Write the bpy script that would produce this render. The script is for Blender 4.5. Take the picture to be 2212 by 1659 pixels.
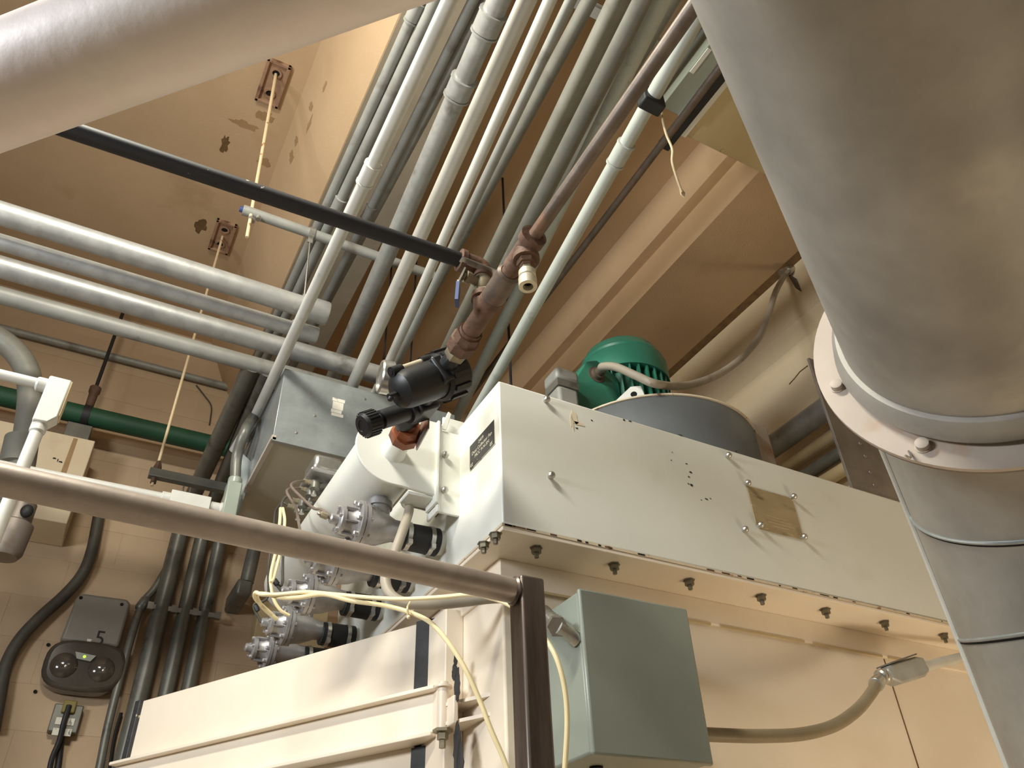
import bpy, math, random
from mathutils import Vector as V, Matrix

scn = bpy.context.scene
for _o in list(bpy.data.objects):
    bpy.data.objects.remove(_o)
random.seed(7)
CZ = 1.6                       # eye height above the floor; geometry below is written relative to the eye

# ---------------------------------------------------------------- camera
FPX, W0, H0 = 1712.77, 2212, 1659
RC = Matrix(((0.8802308779, -0.4733788856, -0.0332570627),
             (0.2658006468, 0.5498760265, -0.7918247102),
             (0.3931203604, 0.6881488110, 0.6098422715)))   # world -> camera (x right, y down, z forward)
RCT = RC.transposed()
cam = bpy.data.cameras.new('camera')
cam.sensor_fit = 'HORIZONTAL'; cam.sensor_width = 36.0
cam.lens = FPX / W0 * 36.0
cam.clip_start = 0.02
cam_o = bpy.data.objects.new('camera', cam)
scn.collection.objects.link(cam_o)
_m = Matrix((RC[0], -RC[1], -RC[2])).transposed()
cam_o.matrix_world = Matrix.Translation((0, 0, CZ)) @ _m.to_4x4()
scn.camera = cam_o

# ---------------------------------------------------------------- world, lights, exposure
world = bpy.data.worlds.new('hall_ambient'); scn.world = world
world.use_nodes = True
_bg = world.node_tree.nodes['Background']
_bg.inputs[0].default_value = (1.0, 0.88, 0.76, 1)
_bg.inputs[1].default_value = 0.06

def area_light(name, loc, target, sx, sy, power, col):
    d = bpy.data.lights.new(name, 'AREA'); d.shape = 'RECTANGLE'
    d.size = sx; d.size_y = sy; d.energy = power; d.color = col
    o = bpy.data.objects.new(name, d); scn.collection.objects.link(o)
    o.location = V(loc) + V((0, 0, CZ))
    o.rotation_euler = (V(target) - V(loc)).to_track_quat('-Z', 'Y').to_euler()
    return o
area_light('ceiling_lamp_key', (-0.62, 0.72, 2.58), (0.7, 1.7, 1.0), 0.8, 0.2, 70, (1.0, 0.96, 0.83))
area_light('fill_light_left', (-2.0, 0.9, 1.2), (1.0, 1.6, 0.8), 0.9, 0.4, 70, (0.93, 0.97, 1.0))  # unseen fill, added to brighten the door and left-facing sides
area_light('fill_light_right', (2.45, 0.2, -1.2), (2.0, 1.7, -0.55), 0.9, 0.5, 24, (1.0, 0.84, 0.62))  # unseen warm fill, added to lift the lower body and duct side
scn.view_settings.view_transform = 'Standard'
scn.view_settings.look = 'None'
scn.view_settings.gamma = 1.0
scn.view_settings.use_curve_mapping = False
scn.view_settings.exposure = 0.0

# ---------------------------------------------------------------- projection helpers (eye-relative metres)
def ray(px, py):
    return RCT @ V(((px - W0 / 2) / FPX, (py - H0 / 2) / FPX, 1.0))
def on(px, py, ax, val):
    r = ray(px, py); return r * (val / r[ax])
def X(px, py, v): return on(px, py, 0, v)
def Y(px, py, v): return on(px, py, 1, v)
def Z(px, py, v): return on(px, py, 2, v)
def D(px, py, d): return ray(px, py) * d

# ---------------------------------------------------------------- materials
def lin(c):
    out = []
    for x in c[:3]:
        x /= 255.0
        out.append(x / 12.92 if x <= 0.04045 else ((x + 0.055) / 1.055) ** 2.4)
    return (*out, 1.0)
MATS = {}
def mat(name, col, col2=None, rough=0.5, metal=0.0, scale=6.0, bump=0.0, bscale=60.0, spot=None, spot2=None,
        stretch=(1, 1, 1), coat=0.0, emit=None, lo=0.35, hi=0.65, rvar=0.0):
    if name in MATS: return MATS[name]
    m = bpy.data.materials.new(name); m.use_nodes = True
    nt = m.node_tree; N = nt.nodes; L = nt.links
    b = N['Principled BSDF']
    b.inputs['Roughness'].default_value = rough
    b.inputs['Metallic'].default_value = metal
    if coat: b.inputs['Coat Weight'].default_value = coat
    tc = N.new('ShaderNodeTexCoord'); mp = N.new('ShaderNodeMapping')
    mp.inputs['Scale'].default_value = stretch
    L.new(tc.outputs['Object'], mp.inputs['Vector'])
    no = N.new('ShaderNodeTexNoise'); no.inputs['Scale'].default_value = scale
    no.inputs['Detail'].default_value = 6; no.inputs['Roughness'].default_value = 0.62
    L.new(mp.outputs[0], no.inputs['Vector'])
    rp = N.new('ShaderNodeValToRGB')
    rp.color_ramp.elements[0].position = lo; rp.color_ramp.elements[1].position = hi
    rp.color_ramp.elements[0].color = lin(col); rp.color_ramp.elements[1].color = lin(col2 or col)
    L.new(no.outputs['Fac'], rp.inputs[0])
    cur = rp.outputs[0]
    for k, sp in enumerate((spot, spot2)):
        if not sp: continue
        sc, ss, a, c = sp[0], sp[1], sp[2], sp[3]      # colour, scale, threshold, softness
        n2 = N.new('ShaderNodeTexNoise'); n2.inputs['Scale'].default_value = ss
        n2.inputs['Detail'].default_value = 5; n2.noise_dimensions = '4D'; n2.inputs['W'].default_value = 3.1 + 7 * k
        L.new(mp.outputs[0], n2.inputs['Vector'])
        r2 = N.new('ShaderNodeMapRange'); r2.inputs['From Min'].default_value = a; r2.inputs['From Max'].default_value = a + c
        L.new(n2.outputs['Fac'], r2.inputs['Value'])
        mx = N.new('ShaderNodeMix'); mx.data_type = 'RGBA'
        L.new(r2.outputs[0], mx.inputs['Factor']); L.new(cur, mx.inputs['A']); mx.inputs['B'].default_value = lin(sc)
        cur = mx.outputs['Result']
    L.new(cur, b.inputs['Base Color'])
    if rvar:
        rr = N.new('ShaderNodeMapRange')
        rr.inputs['To Min'].default_value = max(0.05, rough - rvar); rr.inputs['To Max'].default_value = min(1, rough + rvar)
        L.new(no.outputs['Fac'], rr.inputs['Value']); L.new(rr.outputs[0], b.inputs['Roughness'])
    if bump:
        n3 = N.new('ShaderNodeTexNoise'); n3.inputs['Scale'].default_value = bscale; n3.inputs['Detail'].default_value = 4
        L.new(mp.outputs[0], n3.inputs['Vector'])
        bp = N.new('ShaderNodeBump'); bp.inputs['Strength'].default_value = bump; bp.inputs['Distance'].default_value = 0.004
        L.new(n3.outputs['Fac'], bp.inputs['Height']); L.new(bp.outputs[0], b.inputs['Normal'])
    if emit:
        b.inputs['Emission Color'].default_value = lin(emit[0]); b.inputs['Emission Strength'].default_value = emit[1]
    MATS[name] = m
    return m

M_CEIL = mat('painted_concrete_beige', (192, 162, 126), (200, 170, 134), 0.8, scale=2.2, bump=0.2, bscale=90, spot=((176, 144, 106), 3.2, 0.62, 0.2))
M_WALL = mat('painted_wall_beige', (184, 158, 128), (192, 166, 136), 0.75, scale=2.5, bump=0.2, bscale=70, spot=((166, 138, 106), 3.5, 0.62, 0.2))
M_WALLR = mat('stained_wall_cream', (232, 212, 178), (238, 220, 188), 0.8, scale=3, bump=0.3, bscale=50, spot=((140, 112, 80), 5.0, 0.64, 0.14), spot2=((206, 170, 116), 2.6, 0.6, 0.2))
M_STAIN_JOINT = mat('dark_stain_and_joint', (96, 70, 40), (120, 92, 56), 0.85, scale=20)
M_FLOOR = mat('concrete_floor', (184, 172, 152), (196, 184, 164), 0.8, scale=2)
M_GALV = mat('galvanised_conduit', (150, 150, 147), (172, 172, 168), 0.42, 0.35, scale=14, bump=0.06, bscale=120, spot=((176, 174, 166), 16, 0.62, 0.1), spot2=((104, 98, 90), 9, 0.62, 0.12))
M_GALVD = mat('dusty_grey_conduit', (140, 140, 134), (154, 154, 148), 0.5, 0.15, scale=10, spot=((100, 92, 82), 8, 0.58, 0.15))
M_DIM = mat('dim_grey_conduit', (122, 121, 112), (136, 134, 124), 0.5, 0.1, scale=10, spot=((104, 96, 84), 8, 0.58, 0.15))  # dusty grey; for the overhead runs their shade is mixed in
M_WPIPE = mat('grey_white_painted_conduit', (188, 187, 179), (200, 198, 190), 0.42, 0.0, scale=9, spot=((150, 148, 140), 14, 0.64, 0.12))
M_GPIPE = mat('pale_green_grey_conduit', (172, 178, 170), (184, 188, 180), 0.45, 0.0, scale=9, spot=((140, 142, 134), 13, 0.64, 0.12))
M_RUST = mat('rusty_iron', (90, 66, 52), (114, 86, 69), 0.68, 0.2, scale=22, bump=0.35, bscale=110, spot=((70, 44, 32), 18, 0.56, 0.12))
M_IRON = mat('brown_black_iron_pipe', (92, 80, 70), (112, 98, 86), 0.5, 0.35, scale=18, bump=0.15, spot=((128, 96, 74), 15, 0.58, 0.15))
M_BLACKP = mat('black_iron_pipe', (26, 26, 30), (34, 32, 34), 0.6, 0.1, scale=14, spot=((84, 66, 54), 30, 0.66, 0.08), spot2=((200, 198, 196), 60, 0.70, 0.02))
M_BRASS = mat('dull_brass', (140, 130, 108), (158, 148, 124), 0.5, 0.45, scale=20, spot=((110, 92, 66), 20, 0.6, 0.1))
M_NICK = mat('pale_nickel_fitting', (212, 204, 178), (222, 214, 190), 0.35, 0.4, scale=20)
M_STEEL = mat('bright_zinc_steel', (176, 174, 168), (196, 194, 188), 0.3, 0.85, scale=30)
M_BOLT = mat('dull_zinc_bolt', (118, 114, 100), (140, 134, 118), 0.42, 0.7, scale=40)
M_WHITE = mat('white_enamel_paint', (222, 223, 214), (228, 228, 220), 0.36, 0, scale=3, spot=((206, 202, 188), 4, 0.6, 0.2), bump=0.03, bscale=30)
M_CREAM = mat('bounce_tinted_body_paint', (234, 220, 200), (240, 228, 210), 0.42, 0, scale=2.5, spot=((222, 204, 178), 3, 0.58, 0.2), bump=0.05, bscale=30)  # white cabinet paint, tinted cream for the warm bounce light on it
M_CHIP = mat('chipped_paint_edge', (214, 200, 176), (206, 190, 164), 0.6, scale=20, spot=((140, 96, 66), 34, 0.62, 0.06))
M_FLAKE = mat('flaked_black_primer', (40, 40, 42), (54, 54, 56), 0.6, scale=25, spot=((214, 202, 176), 22, 0.68, 0.03))
M_BLACK = mat('black_rubber', (26, 26, 28), (34, 34, 36), 0.6, scale=20)
M_BPLAS = mat('black_plastic_housing', (22, 23, 25), (28, 29, 31), 0.42, 0, scale=14, spot=((70, 70, 70), 26, 0.7, 0.05), bump=0.03)
M_DARK = mat('dark_gap', (12, 11, 10), None, 0.9)
M_BOXG = mat('grey_green_box_paint', (146, 153, 142), (152, 159, 148), 0.3, 0, scale=5, bump=0.05, bscale=160)
M_SHEET = mat('galvanised_sheet', (150, 156, 156), (172, 178, 178), 0.38, 0.6, scale=9, spot=((186, 190, 190), 6, 0.6, 0.15))
M_SHEETD = mat('dull_sheet_metal', (176, 170, 152), (184, 178, 160), 0.5, 0.1, scale=5)
M_DUCT = mat('galvanised_duct', (142, 138, 131), (164, 160, 152), 0.56, 0.2, scale=5, stretch=(1, 1, 1), spot=((186, 181, 170), 7, 0.58, 0.18), spot2=((122, 118, 113), 3.5, 0.54, 0.24), rvar=0.08, bump=0.03, bscale=20)
M_FLANGE = mat('dusty_pink_flange', (176, 164, 152), (186, 173, 161), 0.6, 0.1, scale=8, spot=((164, 124, 88), 7, 0.6, 0.15))
M_PLATE = mat('weathered_steel_plate', (116, 106, 98), (136, 126, 116), 0.5, 0.4, scale=8, spot=((96, 78, 62), 9, 0.58, 0.15))
M_POST = mat('bare_steel_tube', (104, 94, 88), (134, 122, 114), 0.36, 0.75, scale=9, stretch=(4, 4, 0.5), spot=((84, 70, 64), 8, 0.58, 0.15))
M_RAIL = mat('dusty_steel_rail', (166, 154, 144), (188, 176, 165), 0.45, 0.25, scale=9, spot=((118, 104, 94), 6, 0.52, 0.2), spot2=((196, 184, 172), 14, 0.6, 0.12), bump=0.08)
M_DUCTW = mat('pale_aluminium_pipe', (226, 212, 206), (236, 226, 220), 0.46, 0.0, scale=5, spot=((196, 184, 180), 4, 0.56, 0.2), spot2=((222, 216, 206), 13, 0.58, 0.12), bump=0.22, bscale=34)
M_GREEN = mat('green_motor_paint', (42, 110, 90), (54, 124, 102), 0.4, 0, scale=6, spot=((124, 138, 110), 7, 0.62, 0.15))
M_GREENP = mat('dark_green_pipe_paint', (22, 66, 44), (30, 78, 52), 0.6, 0, scale=5, spot=((64, 62, 44), 5, 0.6, 0.15))
M_FAN = mat('grey_fan_paint', (96, 100, 102), (104, 108, 110), 0.4, 0, scale=4, spot=((176, 168, 146), 2.2, 0.64, 0.04))
M_ALUM = mat('cast_aluminium', (156, 154, 154), (178, 176, 176), 0.4, 0.55, scale=18, spot=((112, 108, 108), 14, 0.6, 0.12), bump=0.08)
M_HOSE = mat('grey_flex_conduit', (158, 148, 132), (168, 158, 142), 0.5, 0, scale=12, spot=((130, 118, 102), 12, 0.6, 0.15))
M_HOSEB = mat('brown_grey_flex_conduit', (128, 116, 92), (140, 126, 102), 0.45, 0, scale=12)
M_DCABLE = mat('dark_grey_cable', (66, 62, 54), (78, 74, 64), 0.6, 0, scale=12)
M_DPIPE = mat('dark_grey_wall_conduit', (102, 101, 93), (118, 117, 108), 0.4, 0.3, scale=10, spot=((60, 58, 52), 9, 0.58, 0.15))
M_TUBE = mat('cream_plastic_tube', (238, 220, 172), (242, 226, 182), 0.35, 0, scale=12)
M_CTUBE = mat('grey_copper_tube', (132, 118, 106), (146, 132, 120), 0.4, 0.4, scale=20)
M_TAN = mat('tan_box_paint', (190, 170, 130), (200, 180, 140), 0.55, 0, scale=4, spot=((166, 142, 102), 5, 0.6, 0.2))
M_CBOX = mat('cream_wall_box_paint', (216, 196, 164), (222, 204, 174), 0.6, scale=4, spot=((196, 170, 134), 5, 0.6, 0.2))
M_GREY = mat('grey_light_housing', (128, 122, 112), (136, 130, 120), 0.45, 0, scale=6)
M_LENS = mat('smoked_lens', (64, 58, 52), (76, 70, 62), 0.12, 0, scale=6, coat=0.5)
M_LED = mat('green_led', (120, 255, 20), None, 0.4, emit=((140, 255, 30), 3.0))
M_PRINT = mat('black_print', (28, 26, 24), None, 0.6)
M_WPRINT = mat('engraved_white', (232, 228, 214), None, 0.6)
M_LABEL = mat('black_engraved_plate', (38, 36, 38), (46, 44, 46), 0.35, 0, scale=20)
M_PAPER = mat('torn_white_sticker', (216, 212, 196), (224, 220, 206), 0.8, scale=30, spot=((140, 140, 134), 34, 0.62, 0.04))
M_NAME = mat('dusty_brass_nameplate', (164, 146, 112), (176, 158, 124), 0.5, 0.2, scale=12, stretch=(1, 1, 3), spot=((196, 180, 150), 14, 0.62, 0.08), spot2=((134, 116, 86), 12, 0.6, 0.1))
M_ROD = mat('cream_painted_rod', (212, 190, 150), (222, 200, 162), 0.6, 0, scale=30, spot=((150, 104, 60), 26, 0.64, 0.06))
M_BLUE = mat('blue_plastic_sleeve', (46, 66, 116), (52, 74, 128), 0.45, 0, scale=10)
M_RINS = mat('rusty_insert_plate', (158, 124, 98), (172, 138, 110), 0.75, 0.1, scale=18, spot=((90, 58, 40), 14, 0.56, 0.12), bump=0.3)
M_RED = mat('old_red_paint', (112, 46, 32), None, 0.7)
M_WIREB = mat('pale_bulb_switch', (206, 196, 160), None, 0.5)

# ---------------------------------------------------------------- mesh builder
def frame(d):
    d = d.normalized()
    a = V((0, 0, 1)) if abs(d.z) < 0.9 else V((1, 0, 0))
    u = d.cross(a).normalized(); return u, d.cross(u).normalized()

def spline(pts, n=8):
    P = [V(p) for p in pts]; P = [P[0] * 2 - P[1]] + P + [P[-1] * 2 - P[-2]]
    out = []
    for i in range(1, len(P) - 2):
        p0, p1, p2, p3 = P[i - 1:i + 3]
        for k in range(n):
            t = k / n
            out.append(0.5 * ((2 * p1) + (p2 - p0) * t + (2 * p0 - 5 * p1 + 4 * p2 - p3) * t * t + (3 * p1 - p0 - 3 * p2 + p3) * t ** 3))
    out.append(P[-2]); return out

def bend(pts, r, n=6):
    """polyline with every inner corner rounded at radius r"""
    P = [V(p) for p in pts]; out = [P[0]]
    for i in range(1, len(P) - 1):
        a = (P[i - 1] - P[i]); b = (P[i + 1] - P[i]); la, lb = a.length, b.length
        d = min(r, la * 0.49, lb * 0.49); a.normalize(); b.normalize()
        s, e = P[i] + a * d, P[i] + b * d
        for k in range(n + 1):
            t = k / n; out.append(s * (1 - t) ** 2 + P[i] * 2 * t * (1 - t) + e * t * t)
    out.append(P[-1]); return out

class MB:
    def __init__(s): s.v = []; s.f = []
    def tube(s, pts, r, n=14, cap=True, r2=None):
        P = [V(p) for p in pts]; k0 = len(s.v)
        T = []
        for i in range(len(P)):
            a = P[max(i - 1, 0)]; b = P[min(i + 1, len(P) - 1)]; T.append((b - a).normalized())
        u, w = frame(T[0])
        for i, p in enumerate(P):
            if i:
                q = T[i - 1].rotation_difference(T[i]); u = q @ u; w = q @ w
            rr = r if not callable(r) else r(i)
            if r2 is not None: rr = r + (r2 - r) * i / (len(P) - 1)
            for j in range(n):
                t = 2 * math.pi * j / n; s.v.append(p + u * (math.cos(t) * rr) + w * (math.sin(t) * rr))
        for i in range(len(P) - 1):
            for j in range(n):
                a = k0 + i * n + j; b = k0 + i * n + (j + 1) % n
                s.f.append((a, b, b + n, a + n))
        if cap:
            s.f.append(tuple(k0 + j for j in range(n))[::-1]); e = k0 + (len(P) - 1) * n
            s.f.append(tuple(e + j for j in range(n)))
        return s
    def cyl(s, a, b, r, r2=None, n=18): return s.tube([a, b], r, n, True, r2)
    def lathe(s, o, ax, prof, n=24, twist=0.0):
        o = V(o); ax = V(ax).normalized(); u, w = frame(ax); k0 = len(s.v)
        for t, r in prof:
            for j in range(n):
                a = 2 * math.pi * j / n + twist; s.v.append(o + ax * t + u * (math.cos(a) * r) + w * (math.sin(a) * r))
        for i in range(len(prof) - 1):
            for j in range(n):
                a = k0 + i * n + j; b = k0 + i * n + (j + 1) % n; s.f.append((a, b, b + n, a + n))
        if prof[0][1] > 1e-6: s.f.append(tuple(k0 + j for j in range(n))[::-1])
        e = k0 + (len(prof) - 1) * n
        if prof[-1][1] > 1e-6: s.f.append(tuple(e + j for j in range(n)))
        return s
    def ring(s, o, ax, ri, ro, h, n=48):
        return s.lathe(o, ax, [(0, ri), (0, ro), (h, ro), (h, ri), (0, ri)], n) if False else s._ring(o, ax, ri, ro, h, n)
    def _ring(s, o, ax, ri, ro, h, n):
        o = V(o); ax = V(ax).normalized(); u, w = frame(ax); k0 = len(s.v)
        for t, r in ((0, ri), (0, ro), (h, ro), (h, ri)):
            for j in range(n):
                a = 2 * math.pi * j / n; s.v.append(o + ax * t + u * (math.cos(a) * r) + w * (math.sin(a) * r))
        for i in range(4):
            for j in range(n):
                a = k0 + i * n + j; b = k0 + i * n + (j + 1) % n
                i2 = (i + 1) % 4; s.f.append((a, b, k0 + i2 * n + (j + 1) % n, k0 + i2 * n + j))
        return s
    def box(s, c, size, ax=None):
        c = V(c); A = [V(a).normalized() for a in ax] if ax else [V((1, 0, 0)), V((0, 1, 0)), V((0, 0, 1))]
        k0 = len(s.v)
        for dz in (-.5, .5):
            for dx, dy in ((-.5, -.5), (.5, -.5), (.5, .5), (-.5, .5)):
                s.v.append(c + A[0] * (dx * size[0]) + A[1] * (dy * size[1]) + A[2] * (dz * size[2]))
        for q in ((3, 2, 1, 0), (4, 5, 6, 7), (0, 1, 5, 4), (1, 2, 6, 5), (2, 3, 7, 6), (3, 0, 4, 7)):
            s.f.append(tuple(k0 + i for i in q))
        return s
    def bb(s, a, b):
        a = V(a); b = V(b); return s.box((a + b) / 2, [abs(b[i] - a[i]) for i in range(3)])
    def prism(s, poly, vec):
        k0 = len(s.v); n = len(poly); vec = V(vec)
        s.v += [V(p) for p in poly] + [V(p) + vec for p in poly]
        s.f.append(tuple(k0 + i for i in range(n))[::-1]); s.f.append(tuple(k0 + n + i for i in range(n)))
        for i in range(n):
            j = (i + 1) % n; s.f.append((k0 + i, k0 + j, k0 + n + j, k0 + n + i))
        return s
    def sph(s, c, r, n=14, m=8, sc=(1, 1, 1)):
        c = V(c); k0 = len(s.v)
        for i in range(m + 1):
            ph = math.pi * i / m
            for j in range(n):
                t = 2 * math.pi * j / n
                s.v.append(c + V((r * sc[0] * math.sin(ph) * math.cos(t), r * sc[1] * math.sin(ph) * math.sin(t), r * sc[2] * math.cos(ph))))
        for i in range(m):
            for j in range(n):
                a = k0 + i * n + j; b = k0 + i * n + (j + 1) % n; s.f.append((a, a + n, b + n, b))
        return s

BASE = {}
def link(o, parent):
    scn.collection.objects.link(o)
    if parent is not None: o.parent = parent
def finish(me, m, sharp=35):
    me.materials.append(m)
    me.polygons.foreach_set('use_smooth', [True] * len(me.polygons))
    me.set_sharp_from_angle(angle=math.radians(sharp))
def build(mb, name, m, parent=None, base=None, bevel=0.0, label=None, cat=None, group=None, kind=None, sharp=35):
    if parent is not None: base = BASE[parent.name]
    elif base is None:
        xs = [p.x for p in mb.v]; ys = [p.y for p in mb.v]; zs = [p.z for p in mb.v]
        base = V(((min(xs) + max(xs)) / 2, (min(ys) + max(ys)) / 2, min(zs)))
    base = V(base)
    me = bpy.data.meshes.new(name)
    me.from_pydata([tuple(p - base) for p in mb.v], [], mb.f); me.validate(); me.update()
    import bmesh
    bm = bmesh.new(); bm.from_mesh(me); bmesh.ops.recalc_face_normals(bm, faces=bm.faces); bm.to_mesh(me); bm.free()
    finish(me, m, sharp)
    o = bpy.data.objects.new(name, me); link(o, parent)
    BASE[o.name] = base
    if parent is None: o.location = base
    if bevel:
        bv = o.modifiers.new('bevel', 'BEVEL'); bv.width = bevel; bv.segments = 2; bv.limit_method = 'ANGLE'; bv.angle_limit = math.radians(40)
    if label: o['label'] = label
    if cat: o['category'] = cat
    if group: o['group'] = group
    if kind: o['kind'] = kind
    return o
def thing(name, label, cat, base, group=None):
    o = bpy.data.objects.new(name, None); o.empty_display_size = 0.05
    scn.collection.objects.link(o); o.location = V(base); BASE[o.name] = V(base)
    o['label'] = label; o['category'] = cat
    if group: o['group'] = group
    return o
def inst(src, name, parent, mw):
    """copy sharing mesh data; mw places the source mesh (modelled about its own origin), eye-relative"""
    o = src.copy(); o.name = name; link(o, parent)
    b = BASE[parent.name] if parent is not None else V((0, 0, 0))
    o.matrix_basis = Matrix.Translation(-b) @ mw; BASE[o.name] = mw.translation.copy()
    return o
def proto_mesh(mb, name, m, sharp=35):
    me = bpy.data.meshes.new(name); me.from_pydata([tuple(p) for p in mb.v], [], mb.f); me.update()
    import bmesh
    bm = bmesh.new(); bm.from_mesh(me); bmesh.ops.recalc_face_normals(bm, faces=bm.faces); bm.to_mesh(me); bm.free()
    finish(me, m, sharp); return me
def put(me, name, parent, loc, zdir=(0, 0, 1), spin=0.0):
    """an object of shared mesh data whose local +z looks along zdir"""
    o = bpy.data.objects.new(name, me); link(o, parent)
    q = V(zdir).to_track_quat('Z', 'Y').to_matrix().to_4x4() @ Matrix.Rotation(spin, 4, 'Z')
    o.matrix_basis = Matrix.Translation(V(loc) - BASE[parent.name]) @ q
    BASE[o.name] = V(loc); return o
def text_part(body, name, parent, origin, xdir, ydir, size, m, depth=0.0004, align='LEFT'):
    c = bpy.data.curves.new(name, 'FONT'); c.body = body; c.size = size; c.extrude = depth; c.align_x = align; c.resolution_u = 3
    t = bpy.data.objects.new(name + '_tmp', c); scn.collection.objects.link(t)
    me = bpy.data.meshes.new_from_object(t.evaluated_get(bpy.context.evaluated_depsgraph_get()))
    bpy.data.objects.remove(t); bpy.data.curves.remove(c)
    me.materials.clear(); me.materials.append(m)
    o = bpy.data.objects.new(name, me); link(o, parent)
    xd = V(xdir).normalized(); yd = V(ydir).normalized(); zd = xd.cross(yd)
    R = Matrix((xd, yd, zd)).transposed().to_4x4()
    o.matrix_basis = Matrix.Translation(V(origin) - BASE[parent.name]) @ R
    BASE[o.name] = V(origin); return o
def blob(c, u, w, ru, rw, th, n=14, jag=0.3, seed=0):
    """irregular thin patch: polygon in the (u,w) plane, extruded by th along u x w"""
    rnd = random.Random(seed); c = V(c); u = V(u).normalized(); w = V(w).normalized()
    poly = []
    for i in range(n):
        a = 2 * math.pi * i / n; k = 1 + rnd.uniform(-jag, jag)
        poly.append(c + u * (math.cos(a) * ru * k) + w * (math.sin(a) * rw * k))
    return poly, u.cross(w).normalized() * th

# ================================================================ the setting
YW = 4.3          # back wall
XW = 2.77         # upper part of the right wall
ZS, ZB = 3.4, 3.0 # slab and beam undersides

prof = [(-4.0, ZS), (0.235, ZS), (0.372, 3.08), (0.44, ZB), (0.80, ZB), (0.86, ZS), (2.10, ZS), (2.16, 3.22),
        (2.222, 3.22), (2.205, ZB), (2.95, ZB), (2.95, 3.62), (-4.0, 3.62)]
mb = MB(); mb.prism([(x, -2.5, z) for x, z in prof], (0, YW + 2.62, 0))
ceiling = build(mb, 'ceiling', M_CEIL, kind='structure', label='beige painted concrete ceiling with deep ribs', sharp=20)

mb = MB(); mb.bb((-4.0, YW, -CZ), (2.95, YW + 0.12, ZS))
wall_back = build(mb, 'wall_back', M_WALL, kind='structure', label='beige painted block wall at the far left')
bw, bh, gap = 0.40, 0.20, 0.0022
blk = MB(); blk.box((0, 0, 0), (bw - gap, 0.010, bh - gap)); blk_me = proto_mesh(blk, 'block', M_WALL)
blkh = MB(); blkh.box((0, 0, 0), (bw / 2 - gap, 0.010, bh - gap)); blkh_me = proto_mesh(blkh, 'half_block', M_WALL)
row = 0
zz = 0.40
while zz + bh < ZS:
    off = 0.2 if row % 2 else 0.0
    for k in range(6):
        put(blk_me, 'block', wall_back, (-1.35 + off + k * bw + bw / 2, YW + 0.0035, zz + bh / 2))
    zz += bh; row += 1

mb = MB(); mb.prism([(XW, -2.5, ZB + 0.02), (XW, -2.5, 2.66), (XW + 0.07, -2.5, 2.60), (XW + 0.07, -2.5, -CZ), (XW + 0.22, -2.5, -CZ), (XW + 0.22, -2.5, ZB + 0.02)], (0, YW + 2.5, 0))
wall_right = build(mb, 'wall_right', M_WALLR, kind='structure', label='stained cream wall behind the fan and big duct', sharp=20)
mb = MB(); mb.bb((-4.0, -2.5, -CZ - 0.1), (2.95, YW, -CZ))
build(mb, 'floor', M_FLOOR, kind='structure', label='grey concrete floor')
# dark line in the joint between ceiling and right wall
mb = MB(); mb.prism([(XW - 0.035, -1.0, ZB), (XW, -1.0, ZB), (XW, -1.0, ZB - 0.022)], (0, 4.2, 0))
build(mb, 'trim_1', M_STAIN_JOINT, kind='structure', label='dark line in the joint between ceiling and right wall')
# ledge on the back wall
mb = MB(); a, b = Y(150, 945, YW), Y(470, 1030, YW)
mb.prism([(-1.6, YW, a.z - .03), (-1.6, YW - .05, a.z), (-1.6, YW, a.z + .09)], (3.0, 0, 0))
build(mb, 'trim_2', M_WALL, kind='structure', label='narrow sloped ledge along the back wall')

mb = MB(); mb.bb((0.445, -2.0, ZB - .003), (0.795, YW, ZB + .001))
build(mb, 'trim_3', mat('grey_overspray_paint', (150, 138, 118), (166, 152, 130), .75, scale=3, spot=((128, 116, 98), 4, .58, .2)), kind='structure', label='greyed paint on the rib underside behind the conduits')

def patch(px, py, plane, u, w, ru, rw, seed, m=M_STAIN_JOINT, parent=None, name='stain'):
    c = on(px, py, *plane)
    poly, e = blob(c, u, w, ru, rw, 0.002, 18, 0.35, seed)
    mb = MB(); mb.prism(poly, e)
    return build(mb, name, m, parent)
CE = (2, ZS - 0.0015)
for i, (px, py, ru, rw) in enumerate([(485, 312, .018, .055), (432, 488, .028, .05)]):
    patch(px, py, CE, (1, 0, 0), (0, 1, 0), ru, rw, i + 1, parent=ceiling)
M_STAIN2 = mat('faint_damp_patch', (160, 128, 90), (170, 138, 100), 0.85, scale=12)
for i, (px, py, ru, rw) in enumerate([(525, 268, .06, .02), (572, 252, .04, .03), (570, 350, .035, .025)]):
    patch(px, py, CE, (1, 0, 0), (0, 1, 0), ru, rw, i + 11, M_STAIN2, ceiling)
nrm = V((0.32, 0, -0.137)).normalized()   # along the beam's sloped side, downwards
for i, (px, py, ru, rw) in enumerate([(668, 270, .010, .05), (640, 305, .018, .028), (630, 340, .026, .03), (672, 230, .018, .02), (702, 185, .01, .028)]):
    r = ray(px, py); p0 = V((0.235, 0, ZS)); n = V((0.32, 0, 0.137)).normalized()
    c = r * (p0.dot(n) / r.dot(n)) - n * 0.001
    poly, e = blob(c, (0.137, 0, -0.32), (0, 1, 0), ru, rw, 0.002, 16, 0.35, i + 30)
    mb = MB(); mb.prism(poly, e); build(mb, 'stain', M_STAIN2, ceiling)
# cracks and damp marks on the right wall
XL = XW + 0.07
for i, (px, py, ru, rw) in enumerate([(1690, 880, .05, .05), (1640, 945, .05, .06)]):
    pass
mb = MB(); mb.tube([X(px, py, XL - .001) for px, py in [(1705, 830), (1716, 818), (1728, 803), (1745, 790)]], 0.003, 6)
build(mb, 'crack', M_STAIN_JOINT, wall_right)

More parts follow.
